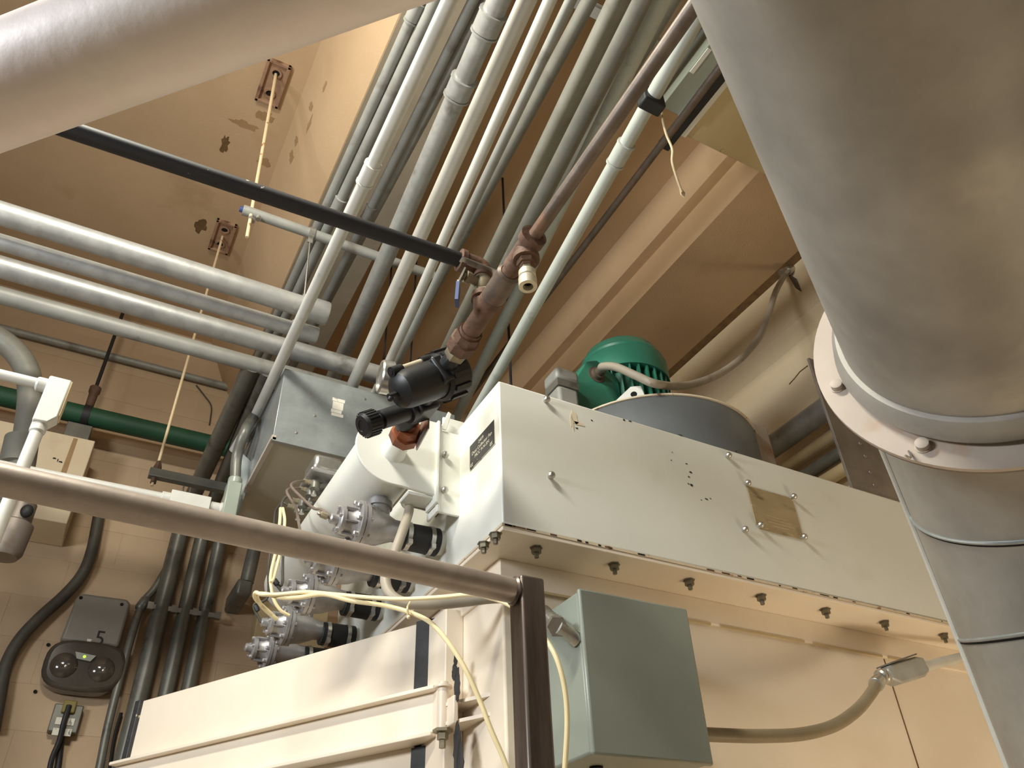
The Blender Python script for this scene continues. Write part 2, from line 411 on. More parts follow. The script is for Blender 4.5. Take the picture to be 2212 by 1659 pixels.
# ceiling inserts with hanger rods
def insert(px, py, label, w=0.11, l=0.24):
    c = Z(px, py, ZS)
    t = thing('ceiling_insert', label, 'hanger plate', c, 'rusty hanger plates cast into the slab')
    mb = MB()
    for sx in (-1, 1): mb.box((c.x + sx * (w / 2 - .008), c.y, ZS - .006), (.016, l, .022))
    for sy in (-1, 1): mb.box((c.x, c.y + sy * (l / 2 - .008), ZS - .006), (w, .016, .022))
    build(mb, 'rim', M_RINS, t, bevel=.003)
    mb = MB(); mb.box((c.x, c.y, ZS - .001), (w - .02, l - .02, .006)); build(mb, 'backplate', M_RINS, t)
    for sy in (-1, 1):
        mb = MB(); mb._ring((c.x, c.y + sy * l * .24, ZS - .012), (0, 0, 1), .017, .026, .009, 20); build(mb, 'boss', M_RINS, t)
        mb = MB(); mb.cyl((c.x, c.y + sy * l * .24, ZS - .006), (c.x, c.y + sy * l * .24, ZS - .003), .017); build(mb, 'hole', M_DARK, t)
    return c
c1 = insert(590, 178, 'rusty hanger plate in the slab nearest the top of the picture')
c2 = insert(481, 510, 'rusty hanger plate in the slab beside the round brown stain')

# ================================================================ overhead pipes running away from the viewer
def nut(mb, p, ax, r, h, n=6): mb.lathe(p, ax, [(0, r), (h, r)], n)
def couplings(t, P0, P1, where, r, m, name='coupling'):
    d = (P1 - P0).normalized()
    for px, py, z in where:
        q = Z(px, py, z); s = (q - P0).dot(d); c = P0 + d * s
        mb = MB(); mb.lathe(c - d * .035, d, [(0, r * 1.03), (.004, r * 1.22), (.066, r * 1.22), (.07, r * 1.03)], 18)
        for e in (-.038, .034): mb.lathe(c + d * e, d, [(0, r * 1.05), (0.001, r * 1.3), (.007, r * 1.3), (.008, r * 1.05)], 18)
        build(mb, name, m, t)
def run(p1, p2, z, r, m, label, y0=0.05, y1=4.2, coup=(), name='conduit', group=None, cat='pipe', tail=None, n=16):
    A, B = Z(*p1, z), Z(*p2, z); d = (B - A) / (B.y - A.y)
    P0, P1 = A + d * (y0 - A.y), A + d * (y1 - A.y)
    pts = [P0, P1] + [V(q) for q in (tail or [])]
    mb = MB(); mb.tube(bend(pts, .12) if tail else pts, r, n)
    if coup:
        t = thing(name, label, cat, P0, group); build(mb, 'tube', m, t); couplings(t, P0, P1, coup, r, m)
        return t
    return build(mb, name, m, label=label, cat=cat, group=group)
GB = 'overhead conduits running away over the room'
run((905, 8), (672, 520), 2.64, .021, M_GALVD, 'leftmost thin grey conduit next to the beige ceiling rib', y1=4.2, coup=[(893, 22, 2.64)], group=GB)
run((938, 8), (700, 510), 2.62, .0225, M_GALVD, 'grey conduit just left of the bright white one overhead', y1=4.2, coup=[(727, 438, 2.62)], group=GB)
P3A, P3B = Z(971, 3, 1.92), Z(517, 956, 1.92)
pw = run((971, 3), (628, 736), 1.92, .0205, M_WPIPE, 'bright white conduit crossing in front of the four left pipes', y1=3.05, coup=[(799, 375, 1.92)], group=GB, tail=[Z(540, 915, 1.90), Z(505, 975, 1.82)])
run((1019, 7), (823, 405), 2.66, .019, M_GALVD, 'thin dark grey conduit between two wider ones overhead', y1=4.2, coup=[(797, 458, 2.66)], group=GB)
run((1046, 7), (800, 470), 2.68, .025, M_GALVD, 'grey conduit tucked behind the coupled large one', y1=4.2, group=GB)
run((1073, 10), (743, 763), 2.42, .036, M_GALV, 'large grey conduit with couplings near the top of the picture', y1=4.2, coup=[(1060, 50, 2.42), (985, 185, 2.42)], group=GB)
run((1137, 3), (767, 820), 1.98, .0245, M_WPIPE, 'widest white conduit overhead ending above the galvanised box', y1=4.0, group=GB)
run((1187, 3), (841, 780), 2.14, .0185, M_WPIPE, 'slim white conduit right of the widest white one', y1=3.6, group=GB)
run((1232, 3), (858, 784), 2.2, .0165, M_GALVD, 'thinnest pale conduit beside the slim white one', y1=3.6, group=GB)
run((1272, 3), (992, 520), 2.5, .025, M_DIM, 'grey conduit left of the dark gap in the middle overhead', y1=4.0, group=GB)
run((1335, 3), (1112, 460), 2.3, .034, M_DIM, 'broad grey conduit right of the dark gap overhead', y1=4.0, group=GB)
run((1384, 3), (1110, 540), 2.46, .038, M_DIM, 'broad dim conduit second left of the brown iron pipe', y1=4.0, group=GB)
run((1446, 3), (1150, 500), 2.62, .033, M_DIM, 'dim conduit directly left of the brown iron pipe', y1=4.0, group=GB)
run((1412, 205), (1050, 850), 1.92, .0215, M_GPIPE, 'pale green conduit right of the brown iron pipe', y0=.3, y1=3.2, coup=[(1337, 330, 1.92)], group=GB)
run((1560, 140), (1240, 560), 2.3, .0135, M_IRON, 'thin rusty pipe right of the pale green conduit', y0=.3, y1=3.8, group=GB)
run((1268, 330), (1057, 757), 2.3, .026, M_GPIPE, 'pale conduit seen behind the brass air fittings', y0=.3, y1=3.6, group=GB)
# lower pair turning down the back wall, second-level hanger
YV = YW - .06
def down(p1, p2, z, r, m, label, xv, y0=2.6):
    A, B = Z(*p1, z), Z(*p2, z); d = (B - A) / (B.y - A.y); P0 = A + d * (y0 - A.y); P1 = V((xv, YV - .02, z))
    mb = MB(); mb.tube(bend([P0, P1, V((xv - .01, YV, -CZ + .02))], .16, 8), r, 16)
    return build(mb, 'conduit', m, label=label, cat='pipe', group='conduits turning down the back wall')
yA4 = (Z(0, 632, 2.14).y + Z(600, 806, 2.14).y) / 2
down((530, 830), (428, 1069), 2.14, .042, M_DPIPE, 'thick dark conduit turning down the back wall, leftmost of three', .318, y0=yA4)
down((556, 850), (455, 1069), 2.13, .036, M_DPIPE, 'dark conduit turning down the back wall, middle of three', .432, y0=yA4)
down((598, 840), (492, 1069), 2.10, .034, M_DPIPE, 'dark conduit turning down the back wall, rightmost of three', .528, y0=2.9)
# strap across the three verticals
mb = MB(); a = Y(335, 1312, YV - .035); b = Y(455, 1325, YV - .035)
mb.bb((.25, YV - .046, a.z - .012), (.60, YV - .041, a.z + .012))
for q in (.262, .375, .478, .59): mb.bb((q - .014, YV - .056, a.z - .018), (q + .014, YV - .03, a.z + .018))
build(mb, 'pipe_strap', M_STEEL, label='zinc strut clamp across the three wall conduits', cat='clamp')
# thin wall conduit with coupling
t = thing('wall_conduit', 'slim bright conduit running down beside the emergency light', 'pipe', Y(215, 1659, YV - .05))
pts = [Y(395, 1165, YV), Y(338, 1265, YV), Y(305, 1310, YV), Y(270, 1425, YV - .02), Y(235, 1560, YV - .02), Y(215, 1659, YV - .02), Y(190, 1760, YV - .02)]
mb = MB(); mb.tube(spline(pts, 6), .019, 14); build(mb, 'tube', M_DPIPE, t)
mb = MB(); d = (pts[2] - pts[1]).normalized(); mb.lathe(pts[2] - d * .05, d, [(0, .02), (.01, .027), (.06, .027), (.07, .02)], 16); build(mb, 'coupling', M_DPIPE, t)

# ---------------------------------------------------------------- four pipes crossing on the left
GA = 'grey pipes crossing on the left'
def cross(p1, p2, z, r, m, label, x0, end_px=None, cap=False):
    A, B = Z(*p1, z), Z(*p2, z); yy = (A.y + B.y) / 2
    x1 = Z(*end_px, z).x
    t = thing('pipe', label, 'pipe', (x0, yy, z - r), GA)
    mb = MB(); mb.cyl((x0, yy, z), (x1, yy, z), r, n=24); build(mb, 'tube', m, t)
    if cap:
        mb = MB(); mb.lathe((x1 - .105, yy, z), (1, 0, 0), [(0, r * 1.02), (.002, r * 1.2), (.016, r * 1.22), (.02, r * 1.12), (.022, r * 1.17), (.10, r * 1.17), (.107, r * 1.1), (.108, r * .8)], 24)
        build(mb, 'end_cap', m, t)
    return t
cross((0, 463), (640, 655), 2.06, .0395, M_GALV, 'topmost of the left pipes with a capped end', -2.2, (706, 680), True)
cross((0, 523), (640, 712), 2.06, .0290, M_GALV, 'second left pipe, thinner and capped', -2.2, (686, 722), True)
cross((0, 575), (780, 800), 2.08, .0400, M_GALV, 'third left pipe, speckled and thick, running past the box', -2.2, (880, 830))
cross((0, 632), (600, 806), 2.14, .0340, M_GALVD, 'lowest of the left pipes, dull grey', -2.2, (800, 862))

# ---------------------------------------------------------------- hangers
def rod(p, q, r, m, label, name='threaded_rod', extra=None, cat='rod'):
    t = thing(name, label, cat, q); mb = MB(); mb.cyl(p, q, r, n=10); build(mb, 'rod', m, t)
    if extra: extra(t)
    return t
ZT = 2.50
tL = Z(530, 455, ZT); yT = tL.y
rod((c1.x, c1.y - .05, ZS - .002), (tL.x + .03, yT, ZT - .14), .007, M_ROD, 'cream threaded rod hanging from the upper plate to the strut end')
t = thing('trapeze_strut', 'grey round strut slung under the thin overhead conduits', 'hanger', (tL.x, yT, ZT))
mb = MB(); mb.cyl((tL.x - .01, yT, ZT), (Z(940, 590, ZT).x, yT, ZT), .0215, n=18); build(mb, 'strut', M_GALVD, t)
mb = MB(); mb.cyl((tL.x - .022, yT, ZT), (tL.x - .0095, yT, ZT), .012, n=14); build(mb, 'end_plug', M_BLUE, t)
mb = MB(); nut(mb, (tL.x + .03, yT, ZT - .045), (0, 0, 1), .016, .014); nut(mb, (tL.x + .055, yT - .005, ZT - .03), (0, 0, 1), .012, .02); build(mb, 'nut', M_STEEL, t)
cl = Z(677, 497, ZT - .01)
mb = MB(); mb._ring((cl.x - .012, yT, ZT), (1, 0, 0), .0215, .026, .024, 20); mb.box((cl.x, yT, ZT - .035), (.02, .006, .04)); build(mb, 'clamp', M_STEEL, t)
w2 = Z(655, 662, 2.12)
mb = MB(); mb.cyl((cl.x, yT, ZT - .045), w2, .0035, n=8)
build(mb, 'hanger_wire', M_STEEL, label='thin wire from the strut clamp down to the capped pipe', cat='wire')
p2 = V((c2.x, c2.y, ZS - .002)); zb2 = 1.86
rod(p2, (c2.x - .004, c2.y, zb2 - .06), .0065, M_ROD, 'long cream rod hanging from the lower plate past the left pipes')
t = thing('trapeze_channel', 'dark steel channel hung low in front of the green pipe', 'hanger', (c2.x, c2.y, zb2))
xe = Z(500, 1065, zb2).x
mb = MB(); mb.bb((c2.x - .03, c2.y - .02, zb2 - .02), (xe + .25, c2.y + .02, zb2 + .02)); build(mb, 'channel', M_DPIPE, t, bevel=.003)
mb = MB(); mb.lathe((c2.x - .002, c2.y, zb2 + .02), (0, 0, 1), [(0, .02), (.02, .016), (.045, .009)], 8); nut(mb, (c2.x - .003, c2.y, zb2 - .045), (0, 0, 1), .014, .022); build(mb, 'nut', M_RUST, t)
ub = Z(400, 1058, zb2); mb = MB(); mb.tube(spline([(ub.x - .015, c2.y, zb2 - .03), (ub.x - .014, c2.y, zb2 - .055), (ub.x, c2.y, zb2 - .068), (ub.x + .014, c2.y, zb2 - .055), (ub.x + .015, c2.y, zb2 - .03)], 4), .004, 8); mb.cyl((ub.x, c2.y, zb2 - .068), (ub.x, c2.y, zb2 - .10), .004, n=8); build(mb, 'eye_bolt', M_STEEL, t)

s2 = Z(1345, 55, 2.74)
t = thing('trapeze_strut', 'pale strut end showing between the conduits near the top edge', 'hanger', (s2.x, s2.y, 2.74))
mb = MB(); mb.bb((Z(1225, 0, 2.74).x, s2.y - .02, 2.72), (Z(1436, 100, 2.74).x, s2.y + .02, 2.76)); build(mb, 'strut', M_WPIPE, t, bevel=.003)
mb = MB(); mb.cyl((Z(1425, 95, 2.74).x, s2.y, 2.66), (Z(1425, 95, 2.74).x, s2.y, ZS), .007, n=8); build(mb, 'rod', M_RUST, t)

# green pipe on the back wall with turnbuckle hanger
yG = 4.08
gz = (Y(0, 868, yG).z + Y(455, 948, yG).z) / 2
mb = MB(); mb.cyl((-2.6, yG, gz), (Y(520, 960, yG).x, yG, gz), .052, n=24)
build(mb, 'green_pipe', M_GREENP, label='dark green painted pipe along the back wall', cat='pipe')
gp = Y(190, 885, yG)
t = thing('pipe_hanger', 'black rod hanger with turnbuckle holding the green pipe', 'hanger', (gp.x, yG, gz))
mb = MB(); mb.cyl((gp.x, yG, ZS - .002), (gp.x, yG, gz + .18), .010, n=10); build(mb, 'rod', M_BLACK, t)
mb = MB(); mb.lathe((gp.x, yG, gz + .055), (0, 0, 1), [(0, .016), (.01, .022), (.09, .024), (.10, .030), (.13, .030), (.135, .014)], 10); build(mb, 'turnbuckle', M_RUST, t)
mb = MB(); mb._ring((gp.x - .018, yG, gz), (1, 0, 0), .0525, .058, .036, 24); build(mb, 'clevis_ring', M_BLACK, t)
mb = MB(); mb.box((gp.x - .01, YW - .13, gz - .11), (.12, .20, .10)); build(mb, 'wall_bracket', M_DPIPE, t, bevel=.004)
# thin conduit high on the wall
za = (Y(60, 725, YW - .02).z + Y(530, 848, YW - .02).z) / 2
mb = MB(); mb.cyl((-2.4, YW - .03, za), (Y(545, 850, YW).x, YW - .03, za), .022, n=14)
build(mb, 'conduit', M_GALVD, label='dull conduit running along the back wall above the green pipe', cat='pipe')
mb = MB(); mb.tube(spline([Y(424, 832, YW - .01), Y(442, 855, YW - .01), Y(456, 876, YW - .01), Y(455, 900, YW - .01), Y(452, 918, YW - .01)], 4), .004, 6)
build(mb, 'wall_wire', M_DCABLE, label='thin dark wire hanging on the wall above the green pipe', cat='wire')

# ================================================================ dust collector
XC, YC, ZT1, ZB1 = 0.792, 1.457, 1.289, 0.858
XB, YB = 0.862, 1.60
XE, YE = 2.72, 2.72
col = thing('dust_collector', 'large white dust collector cabinet with bolted head and open door', 'machine', (XB, YB, -CZ))
mb = MB(); mb.bb((XC, YC, ZB1 + .012), (XE, YE, ZT1)); head = build(mb, 'head_housing', M_WHITE, col, bevel=.004)
mb = MB(); mb.bb((XC - .004, YC - .004, ZB1 + .004), (XE, YE, ZB1 + .010)); flg = build(mb, 'head_flange', M_CHIP, col)
mb = MB(); mb.bb((XB, YB, -CZ), (XE, YE, ZB1 + .001)); body = build(mb, 'body', M_CREAM, col, bevel=.006)
mb = MB(); mb.prism([(XC - .002, YC - .002, ZB1 - .006), (XE, YC - .002, ZB1 - .006), (XE, YB + .02, ZB1 - .006), (XB + .02, YB + .02, ZB1 - .006), (XB + .02, YE, ZB1 - .006), (XC - .002, YE, ZB1 - .006)], (0, 0, .010))
build(mb, 'angle_frame', M_CREAM, col, bevel=.002)
mb = MB(); mb.prism([(XB - .008, YB - .008, ZB1 - .075), (XE, YB - .008, ZB1 - .075), (XE, YB + .02, ZB1 - .075), (XB + .02, YB + .02, ZB1 - .075), (XB + .02, YE, ZB1 - .075), (XB - .008, YE, ZB1 - .075)], (0, 0, .070))
build(mb, 'angle_leg', M_CREAM, col, bevel=.003)
for a, b in (((1105, 1215), (1326, 1267)), ((1355, 1273), (1528, 1316)), ((1550, 1319), (1730, 1361)), ((1750, 1365), (1898, 1396)), ((1912, 1400), (2020, 1424))):
    A, B = Y(*a, YB - .008), Y(*b, YB - .008); zz = ZB1 - .076
    mb = MB(); mb.box(((A.x + B.x) / 2, YB - .009, zz), (B.x - A.x, .005, .006)); build(mb, 'weld_bead', M_TAN, col)
A, B = Y(1900, 1395, YB), Y(1985, 1659, YB)
mb = MB(); mb.bb((A.x - .002, YB - .0015, -CZ), (A.x + .002, YB + .002, ZB1 - .08)); build(mb, 'panel_seam', M_STAIN_JOINT, col)
# rust chips along the flange edge
for i in range(22):
    x = random.uniform(XC, 2.35)
    if i < 4: x = random.uniform(XC, XC + .04)
    L = random.uniform(.006, .05); mb = MB(); mb.bb((x, YC - .0046, ZB1 + random.uniform(.0045, .006)), (x + L * .7, YC - .003, ZB1 + random.uniform(.0075, .0095)))
    build(mb, 'paint_chip', M_DARK if i % 3 else M_RUST, flg)
# round-head screws on the head
mb = MB(); mb.lathe((0, 0, 0), (0, 0, 1), [(0, .006), (.008, .0055), (.010, .010), (.014, .0095), (.018, .006), (.019, 0)], 14); scr_me = proto_mesh(mb, 'screw', M_STEEL)
for px, py in ((1180, 870), (1190, 1034), (1572, 990), (1608, 1150)):
    q = Y(px, py, YC); put(scr_me, 'screw', head, (q.x - .004, YC, q.z + .004), (0, -1, 0))
# studs with nuts under the flange
mb = MB(); mb.lathe((0, 0, 0), (0, 0, 1), [(0, .016), (.002, .016), (.0021, .0125), (.014, .0125), (.0141, .006), (.026, .006), (.027, .004)], 6); stud_me = proto_mesh(mb, 'flange_bolt', M_BOLT)
for px, py in ((1168, 1182), (1335, 1220), (1492, 1258), (1640, 1295), (1778, 1325), (1905, 1352), (2025, 1382), (1045, 1180), (1070, 1160)):
    q = Z(px, py - 6, ZB1 - .008)
    if px > 1100: q.y = 1.505
    put(stud_me, 'flange_bolt', flg, (q.x, q.y, ZB1 - .007), (0, 0, -1), random.uniform(0, 1))
# maker's plate, blank and dusty
q0, q1 = Y(1612, 1050, YC), Y(1735, 1167, YC)
mb = MB(); ch = .012
poly = [(q0.x, q0.z), (q1.x - ch, q0.z), (q1.x, q0.z - ch), (q1.x, q1.z), (q0.x + ch, q1.z), (q0.x, q1.z + ch)]
mb.prism([(x, YC - .0035, z) for x, z in poly], (0, .003, 0)); npl = build(mb, 'nameplate', M_NAME, col, label='blank dusty brass plate')
for x, z in ((q0.x - .004, q0.z + .003), (q1.x - .002, q0.z + .001), (q0.x + .006, q1.z + .006), (q1.x - .006, q1.z + .004)):
    put(scr_me, 'screw', npl, (x, YC - .003, z), (0, -1, 0))
for k in range(4):
    mb = MB(); zz = q1.z + .05 - .010 * k; mb.bb((q0.x + .05 + .02 * (k % 2), YC - .0037, zz), (q0.x + .13 + .012 * (k % 3), YC - .0033, zz + .002)); build(mb, 'engraved_line', M_TAN, npl)
# engraved label on the left side
yA, yB2, zL0, zL1 = 1.627, 1.484, 1.106, 1.180
mb = MB(); mb.bb((XC - .0018, yA + .0015, zL0 - .0015), (XC - .0002, yB2 - .0015, zL1 + .0015)); lab = build(mb, 'label_plate', M_PAPER, col, label='black engraved label')
mb = MB(); mb.bb((XC - .0024, yA, zL0), (XC - .001, yB2, zL1)); build(mb, 'label_face', M_LABEL, lab)
LW = yA - yB2
def ltxt(s, u, v, size, align='CENTER'):
    text_part(s, 'lettering', lab, (XC - .0026, yA - LW * u, zL0 + (zL1 - zL0) * v), (0, -1, 0), (0, 0, 1), size, M_WPRINT, .0002, align)
ltxt('2419', .47, .72, .0150); ltxt('Dust Collector Fan', .5, .50, .0150); ltxt('MCC 9-N-5H', .5, .285, .0150)
ltxt('02', .03, .06, .0150, 'LEFT'); ltxt('.', .30, .10, .016, 'LEFT'); ltxt('05', .82, .06, .0150, 'LEFT')
# scuffs on the right side of the head
def scuff(px, py, ru, rw, seed, m=M_PRINT):
    c = Y(px, py, YC - .0004); k = .62 if m is M_PRINT else .8
    poly, e = blob(c, (1, 0, 0), (0, 0, 1), ru * k, rw * k, .0006, 10, .45, seed); mb = MB(); mb.prism(poly, e)
    build(mb, 'scuff', m, head)
for i, (px, py, ru, rw) in enumerate([(1483, 1002, .006, .003), (1492, 1020, .008, .004), (1488, 1030, .005, .003), (1494, 1048, .007, .005), (1487, 1045, .004, .003), (1526, 1078, .008, .003), (1515, 1080, .003, .002),
        (1535, 1077, .004, .002), (1278, 908, .005, .003), (1246, 925, .006, .003), (1348, 907, .006, .004), (1361, 910, .009, .003), (1470, 940, .010, .003), (1452, 977, .003, .002), (1450, 994, .003, .002), (1590, 975, .006, .003)]):
    scuff(px, py, ru, rw, i + 50)
M_BARE = mat('bare_primer_patch', (222, 210, 184), None, .6)
for i, (px, py, ru, rw) in enumerate([(1240, 902, .014, .022), (1250, 915, .022, .006), (1236, 912, .006, .028)]): scuff(px, py, ru, rw, 80 + i, M_BARE)
# lifting lug behind the top-left edge
a = X(988, 884, XC)
mb = MB(); mb.prism([(XC - .045, a.y, ZT1 - .03), (XC + .06, a.y, ZT1 - .03), (XC + .06, a.y, ZT1 + .035), (XC - .045, a.y, ZT1 + .035)], (0, .008, 0)); build(mb, 'lifting_lug', M_WHITE, col, bevel=.003)

# door jamb on the left side of the body and the ajar door
DZ = .81
H0p, H1p = V((.80, 1.965, 0)), V((.225, 2.975, 0))
dd = (H1p - H0p).normalized(); dn = V((dd.y, -dd.x, 0)); dn = -dn if dn.x > 0 else dn      # dn looks towards the viewer's left
if dn.y > 0: dn = -dn
LD = (H1p - H0p).length
def dp(s, o, z): return H0p + dd * s + dn * o + V((0, 0, z))
door = None
mb = MB(); mb.box(dp(LD / 2, -.012, (DZ - 1.2) / 2), (LD, .024, DZ + 1.2), (dd, dn, (0, 0, 1)))
door = build(mb, 'door', M_CREAM, col, bevel=.003)
mb = MB(); mb.box(dp(LD - .012, .006, (DZ - 1.2) / 2), (.026, .016, DZ + 1.2), (dd, dn, (0, 0, 1))); build(mb, 'edge_lip', M_FLAKE, door, bevel=.003)
for z0, z1, o in ((.616, .606, .055), (.606, .500, .03), (.506, .496, .06)):
    mb = MB(); mb.box(dp(LD / 2 - .05, o / 2, (z0 + z1) / 2), (LD + .09, o, abs(z0 - z1)), (dd, dn, (0, 0, 1))); build(mb, 'stiffener', M_CREAM, door, bevel=.002)
for zc_, hz_ in ((.716, .19), (.345, .29)):
    mb = MB(); mb.box(dp(-.022, .004, zc_), (.046, .014, hz_), (dd, dn, (0, 0, 1))); build(mb, 'flaked_edge', M_FLAKE, door)
    mb = MB(); mb.box(dp(-.056, -.004, zc_), (.024, .014, hz_), (dd, dn, (0, 0, 1))); build(mb, 'door_gap', M_DARK, door)
# jamb: black gap, white jamb strip with flaked primer
ja, jb = X(950, 1400, XB), X(1003, 1400, XB)
mb = MB(); mb.bb((XB - .05, jb.y + .005, -CZ), (XB, ja.y + .03, .80)); jamb = build(mb, 'door_jamb', M_CREAM, col, bevel=.003)
mb = MB(); mb.bb((XB - .056, ja.y - .012, -.5), (XB - .04, ja.y + .055, .81)); build(mb, 'gasket', M_DARK, col)
for i, (px, py, ru, rw) in enumerate([(985, 1425, .012, .016), (982, 1452, .014, .02), (988, 1480, .016, .04), (988, 1612, .02, .05), (994, 1650, .02, .05)]):
    c = X(px, py, XB - .0515); poly, e = blob(c, (0, 1, 0), (0, 0, -1), ru, rw, .001, 24, .14, 300 + i); mb = MB(); mb.prism(poly, e); build(mb, 'paint_flake', M_FLAKE, jamb)
# hinge
hg0 = X(957, 1492, .80); hg1 = X(957, 1592, .80); hx, hy = .80, (hg0.y + hg1.y) / 2
hxy = V((hx, hy, 0))
mb = MB(); mb.cyl((hx, hy, .496), (hx, hy, .590), .014, n=16); hinge = build(mb, 'hinge', M_CREAM, col)
mb = MB(); mb.lathe((hx, hy, .590), (0, 0, 1), [(0, .022), (.005, .022), (.006, .012), (.014, .012)], 16); build(mb, 'hinge_washer', M_CREAM, hinge)
mb = MB(); mb.lathe((hx, hy, .455), (0, 0, 1), [(0, .008), (.018, .008), (.0181, .0135), (.034, .0135), (.0341, .024), (.041, .024)], 6); build(mb, 'hinge_bolt', M_BRASS, hinge)
for zh in (.545, .502):
    mb = MB(); mb.prism([(hx, hy - .012, zh), (hx + .004, hy + .014, zh), (XB + .004, hy + .03, zh), (XB + .004, hy - .13, zh)], (0, 0, .008)); build(mb, 'hinge_gusset', M_CREAM, hinge)
mb = MB(); mb.bb((XB - .058, hy - .05, .498), (XB - .045, hy + .03, .562)); build(mb, 'hinge_bracket', M_CREAM, hinge, bevel=.003)

# ================================================================ fan and motor on top
FC, FR, FZ = V((1.66, 1.915, 0)), .385, 1.55
fan = thing('blower_fan', 'grey drum fan with green motor on top of the collector', 'fan', (FC.x, FC.y, ZT1))
mb = MB(); mb.lathe((FC.x, FC.y, ZT1 - .001), (0, 0, 1), [(0, FR), (FZ - ZT1 - .01, FR), (FZ - ZT1, FR - .006), (FZ - ZT1, .05)], 72); build(mb, 'fan_drum', M_FAN, fan)
mb = MB(); mb._ring((FC.x, FC.y, FZ - .006), (0, 0, 1), FR - .01, FR + .004, .006, 72); build(mb, 'drum_rim', M_CHIP, fan)
c = Z(1357, 846, FZ); d = V((c.x - FC.x, c.y - FC.y, 0)).normalized(); tn = V((-d.y, d.x, 0)); c = V((FC.x, FC.y, FZ)) + d * (FR - .02)
mb = MB(); mb.prism([c - tn * .07, c + tn * .05, c + tn * .04 + V((0, 0, .055)), c + tn * .005 + V((0, 0, .06))], d * -.008); lug = build(mb, 'lifting_eye', M_WHITE, fan, bevel=.002)
mb = MB(); e = c + tn * .012 + V((0, 0, .025)); mb.cyl(e + d * .001, e - d * .009, .011, n=16); build(mb, 'eye_hole', M_DARK, lug)
a = Z(1650, 950, FZ - .05)
q = Y(1650, 960, 1.62)
mb = MB(); mb.bb((q.x - .045, 1.62, ZT1 - .001), (q.x + .045, 1.66, 1.60)); ofl = build(mb, 'outlet_flange', M_FLANGE, fan, bevel=.012)
mb = MB(); mb.cyl((q.x + .02, 1.617, 1.36), (q.x + .02, 1.622, 1.36), .008, n=12); build(mb, 'flange_hole', M_DARK, ofl)
mb = MB(); mb.bb((1.92, 1.66, ZT1 - .001), (q.x + .03, 2.1, 1.52)); build(mb, 'outlet_duct', M_FAN, fan, bevel=.004)
# motor
MC = V((1.585, 1.90, 0)); MR = .172; MZ = 2.02
motor = None
mb = MB(); mb.lathe((MC.x, MC.y, FZ - .002), (0, 0, 1), [(0, .15), (.04, .15), (.05, .135), (.36, .135), (.37, .10)], 40); motor = build(mb, 'motor', M_GREEN, fan, label='green electric motor')
for k in range(30):
    t = 2 * math.pi * k / 30; mb = MB(); ca, sa = math.cos(t), math.sin(t)
    mb.box((MC.x + ca * .148, MC.y + sa * .148, FZ + .175), (.036, .006, .25), ((ca, sa, 0), (-sa, ca, 0), (0, 0, 1))); build(mb, 'cooling_fin', M_GREEN, motor)
mb = MB(); mb.lathe((MC.x, MC.y, FZ + .27), (0, 0, 1), [(0, MR - .004), (0, MR), (.085, MR), (.10, MR - .010), (.11, MR - .008), (.155, MR - .03), (.19, MR - .075), (.20, .05), (.20, 0.0)], 48); build(mb, 'fan_cowl', M_GREEN, motor)
# terminal box with conduit hub
tb = Y(1268, 832, 1.85)
mb = MB(); mb.prism([(tb.x - .09, 1.80, tb.z - .16), (tb.x + .11, 1.80, tb.z - .16), (tb.x + .11, 1.80, tb.z + .03), (tb.x + .02, 1.80, tb.z + .09), (tb.x - .03, 1.80, tb.z + .065), (tb.x - .09, 1.80, tb.z - .04)], (0, .11, 0)); tbx = build(mb, 'terminal_box', M_GREEN, motor, bevel=.006)
hub = Y(1290, 808, 1.795)
mb = MB(); mb.lathe((hub.x, 1.804, hub.z), (0, -1, 0), [(0, .034), (.006, .034), (.007, .024), (.022, .024), (.023, .018), (.04, .018)], 20); build(mb, 'conduit_hub', M_IRON, tbx)
# grey junction body left of the motor
q = Y(1208, 838, 1.78)
t = thing('junction_fitting', 'small grey conduit body half hidden beside the green motor', 'fitting', (q.x, q.y, ZT1))
mb = MB(); mb.bb((q.x - .03, 1.74, ZT1 - .002), (q.x + .05, 1.82, q.z - .02)); mb.bb((q.x - .035, 1.735, q.z + .005), (q.x + .055, 1.825, q.z + .055)); build(mb, 'casting', M_GALVD, t, bevel=.012)
mb = MB(); mb.bb((q.x - .031, 1.739, q.z - .021), (q.x + .051, 1.821, q.z + .006)); build(mb, 'cover_gap', M_DPIPE, t)
# flexible conduit from motor to the wall
pts = [V((hub.x, 1.765, hub.z)), Y(1302, 792, 1.72), Y(1330, 793, 1.67), Y(1375, 812, 1.61), Y(1420, 830, 1.57), X(1480, 833, 1.70), X(1545, 812, 1.90), X(1600, 775, 2.10), X(1640, 728, 2.28), X(1660, 680, 2.42), X(1675, 632, 2.56), X(1697, 590, XW - .04)]
mb = MB(); mb.tube(spline(pts, 7), .0145, 14)
t = thing('flex_conduit', 'grey flexible conduit looping from the green motor to the wall', 'conduit', pts[0]); build(mb, 'hose', M_HOSE, t)
e = pts[-1]; mb = MB(); mb.lathe(e + V((-.04, .0, -.02)), V((.08, -.02, .05)), [(0, .016), (.01, .022), (.03, .022), (.031, .017), (.05, .017), (.051, .024), (.065, .024), (.10, .018)], 14); build(mb, 'connector', M_STEEL, t)
mb = MB(); mb.prism([X(1700, 590, XW - .02), X(1716, 600, XW - .02), X(1727, 628, XW - .02), X(1718, 622, XW - .02)], (.015, 0, 0)); build(mb, 'hook', M_IRON, t)

